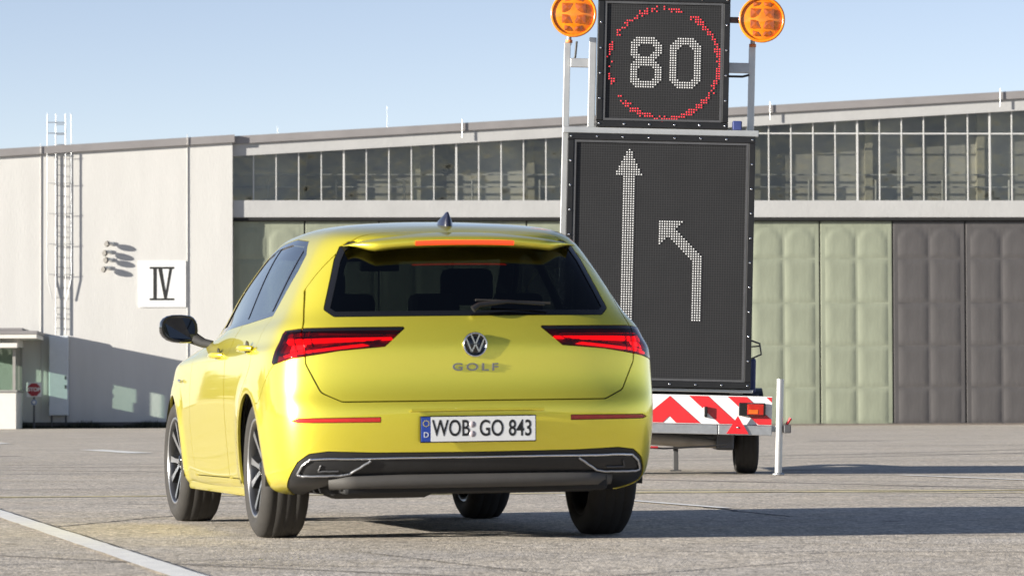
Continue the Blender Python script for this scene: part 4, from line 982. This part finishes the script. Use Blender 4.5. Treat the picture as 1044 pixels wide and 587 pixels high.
# mirrors
for s_ in (-1, 1):
    mb = MB(); rings = []
    for y, k in ((1.80, .93), (1.815, .99), (1.85, 1.0), (1.90, .95), (1.95, .78), (1.98, .45), (1.987, .05)):
        ring_ = []
        for q in range(20):
            t = 2 * math.pi * q / 20; c, s2 = math.cos(t), math.sin(t)
            rx = .108 if c > 0 else .082; e = .75
            x = rx * math.copysign(abs(c) ** (e if c > 0 else .55), c) * k; z = .072 * math.copysign(abs(s2) ** .8, s2) * k
            ring_.append((s_ * (.945 + x), y + (.02 if c > 0 else 0) * abs(c), .998 + z + .008 * c))
        rings.append(ring_)
    vs = [p for r_ in rings for p in r_]; fs = [(i * 20 + k, i * 20 + (k + 1) % 20, (i + 1) * 20 + (k + 1) % 20, (i + 1) * 20 + k) for i in range(6) for k in range(20)]
    mo = cpart(mb.add(vs, fs, True), 'wing_mirror', M_gloss)
    cpart(MB().add([(p[0], p[1] + .006, p[2]) for p in rings[0]], [list(range(20))]), 'mirror_bezel', M_black, mo)
    gl2 = [(s_ * .950 + (p[0] - s_ * .950) * .87, p[1] + .001, .998 + (p[2] - .998) * .85) for p in rings[0]]
    cpart(MB().add(gl2, [list(range(20))]), 'mirror_glass', mat('mirror_glass', (.055, .06, .07), .03, 1.0, var=.02), mo)
    cpart(MB().tube([(s_ * .80, 1.72, .915), (s_ * .84, 1.78, .925), (s_ * .905, 1.86, .965)], [.020, .024, .036], 10), 'mirror_arm', M_rubbergap, mo)
    # handles
    for y, z, do in ((1.02, .852, fdo), (.13, .872, rdo)):
        d_ = do[0] if s_ > 0 else do[1]
        cpart(MB().tube([(s_ * .872, y - .11, z), (s_ * .905, y - .075, z + .002), (s_ * .912, y, z + .004), (s_ * .905, y + .075, z + .002), (s_ * .872, y + .10, z)], [.012, .015, .015, .015, .011], 10), 'handle', M_paint, d_)
        cpart(MB().lathe([(-.004, .001), (.004, .034), (-.004, .038)], 16, 'x', (s_ * .876, y, z)), 'handle_cup', M_dsteel, d_)
    cpart(MB().tube([(s_ * .893, 2.22, .735), (s_ * .894, 2.30, .742)], .008, 6), 'side_repeater', M_satin)
    # belt chrome, sill, mud liner
    ar = []
    for cy in (0.0, 2.636):
        a = [math.radians(-12 + 204 * k / 26) for k in range(27)]; r_ = .366; mb = MB()
        pts = [(cy + r_ * math.cos(t), .317 + r_ * math.sin(t)) for t in a]; n = len(pts)
        mb.add([(s_ * .50, *p) for p in pts] + [(s_ * .872, *p) for p in pts], [(i, i + 1, n + i + 1, n + i) for i in range(n - 1)], True)
        mb.add([(s_ * .50, *p) for p in pts], [list(range(n))]); mb.build('wheel_liner', M_rubbergap, car)
    cpart(MB().box(*sorted((s_ * .70, s_ * .845)), .36, 2.27, .185, .24, .015), 'sill', M_paint)
# wheels
M_rimd = mat('rim_dark', (.03, .03, .032), .3, .4, coat=.5, var=.1)
def spoke_mesh():
    mb = MB()
    for k in range(5):
        for d, wd in ((-.17, .020), (.17, .020)):
            a0 = 2 * math.pi * k / 5 + .35; a1 = a0 + d; p0 = Vector((0, .045 * math.cos(a0 + d * .3), .045 * math.sin(a0 + d * .3))); p1 = Vector((0, .208 * math.cos(a1 + d * .6), .208 * math.sin(a1 + d * .6)))
            dd = (p1 - p0).normalized(); nn = Vector((0, -dd.z, dd.y))
            for j in (0,):
                v = []
                for p, w_, x in ((p0, wd * .85, .062), ((p0 + p1) / 2, wd * .75, .074), (p1, wd * 1.15, .084)):
                    v += [p + nn * w_ + Vector((x - .045, 0, 0)), p + nn * w_ * .72 + Vector((x, 0, 0)), p - nn * w_ * .72 + Vector((x, 0, 0)), p - nn * w_ + Vector((x - .045, 0, 0))]
                mb.add(v, [(0, 1, 5, 4), (1, 2, 6, 5), (2, 3, 7, 6), (4, 5, 9, 8), (5, 6, 10, 9), (6, 7, 11, 10), (3, 0, 4, 7), (7, 4, 8, 11)])
    for i in range(len(mb.mi)): mb.mi[i] = 1 if i % 8 in (1, 4) else 0
    return mb
sp_me = spoke_mesh().mesh('rim', [M_rimd, M_satin])
ty_me = MB().lathe(tyre_prof(.317, .222, .222), 64, 'x').mesh('tyre', M_rubber)
wh_me = MB().lathe([(.088, .226), (.098, .224), (.096, .214), (.070, .208), (-.06, .196), (-.09, .205), (-.095, .226)], 48, 'x').lathe([(.070, .001), (.070, .030), (.058, .058), (.0, .062), (0, .14), (-.02, .145), (-.02, .001)], 36, 'x').mesh('wheel', M_rimd)
lip_me = MB().lathe([(.092, .2275), (.0995, .2255), (.0985, .2165), (.093, .2155)], 48, 'x').mesh('rim_lip', M_satin)
bd_me = MB().lathe([(.012, .07), (.012, .15), (.0, .152), (-.012, .15)], 40, 'x').mesh('brake_disc', mat('disc', (.35, .33, .32), .35, .9, var=.15))
cap_me = MB().lathe([(.078, .001), (.077, .024), (.070, .030)], 20, 'x').mesh('hub_cap', M_gloss)
for wx, wy_, steer in ((-.762, 0, 0), (.762, 0, 0), (-.770, 2.636, 2.0), (.770, 2.636, 2.0)):
    w = link('wheel', wh_me, car, (wx, wy_, .317)); w.rotation_euler = (.4 + wy_, 0, (math.pi if wx < 0 else 0) + R(steer))
    for nm, me in (('tyre', ty_me), ('rim', sp_me), ('rim_lip', lip_me), ('brake_disc', bd_me), ('hub_cap', cap_me)): link(nm, me, w)
# underbody, axle, silencer
cpart(MB().box(-.62, .62, -.55, 3.2, .205, .30, .03), 'underbody', M_rubbergap)
cpart(MB().box(-.80, .80, .42, 2.2, .20, .30, .02), 'floor_pan', M_rubbergap)
cpart(MB().box(-.62, -.12, -.52, -.30, .19, .30, .05), 'silencer', mat('silencer', (.018, .017, .016), .7, .2, var=.3))
cpart(MB().box(-.58, .62, -.72, -.5, .215, .30, .02), 'rear_valance', M_rubbergap)
MB().tube([(-.66, 0, .25), (.66, 0, .25)], .04, 8).build('rear_axle', M_dsteel, car)
# cabin: seats, head rests, dash
M_seat = mat('seat_fabric', (.020, .020, .022), .85, var=.2)
for x in (-.37, .37):
    st_ = cpart(MB().box(x - .25, x + .25, 1.05, 1.22, .50, 1.06, .06), 'front_seat', M_seat); cpart(MB().box(x - .13, x + .13, 1.06, 1.17, 1.09, 1.27, .04), 'head_rest', M_seat, st_)
    cpart(MB().box(x - .25, x + .25, 1.2, 1.65, .42, .54, .05), 'seat_cushion', M_seat, st_)
rs_ = cpart(MB().box(-.62, .62, .08, .26, .45, .985, .05), 'rear_seat', M_seat); cpart(MB().box(-.62, .62, .24, .75, .40, .52, .05), 'seat_cushion', M_seat, rs_)
for x in (-.40, 0, .40): cpart(MB().box(x - .12, x + .12, .08, .17, 1.0, 1.12, .035), 'head_rest', M_seat, rs_)
cpart(MB().box(-.70, .70, 1.85, 2.30, .60, .96, .05), 'dashboard', M_seat)
cpart(MB().box(-.62, .62, -.60, .07, .88, .91, .01), 'parcel_shelf', M_seat)
cpart(MB().tube([(-.37 + .18 * math.cos(t), 1.72 + .05 * math.sin(t), .93 + .17 * math.sin(t)) for t in [2 * math.pi * k / 20 for k in range(21)]], .014, 8, False), 'steering_wheel', M_black)
cpart(MB().box(-.10, .10, 1.45, 1.47, 1.27, 1.33, .01), 'interior_mirror', M_black)
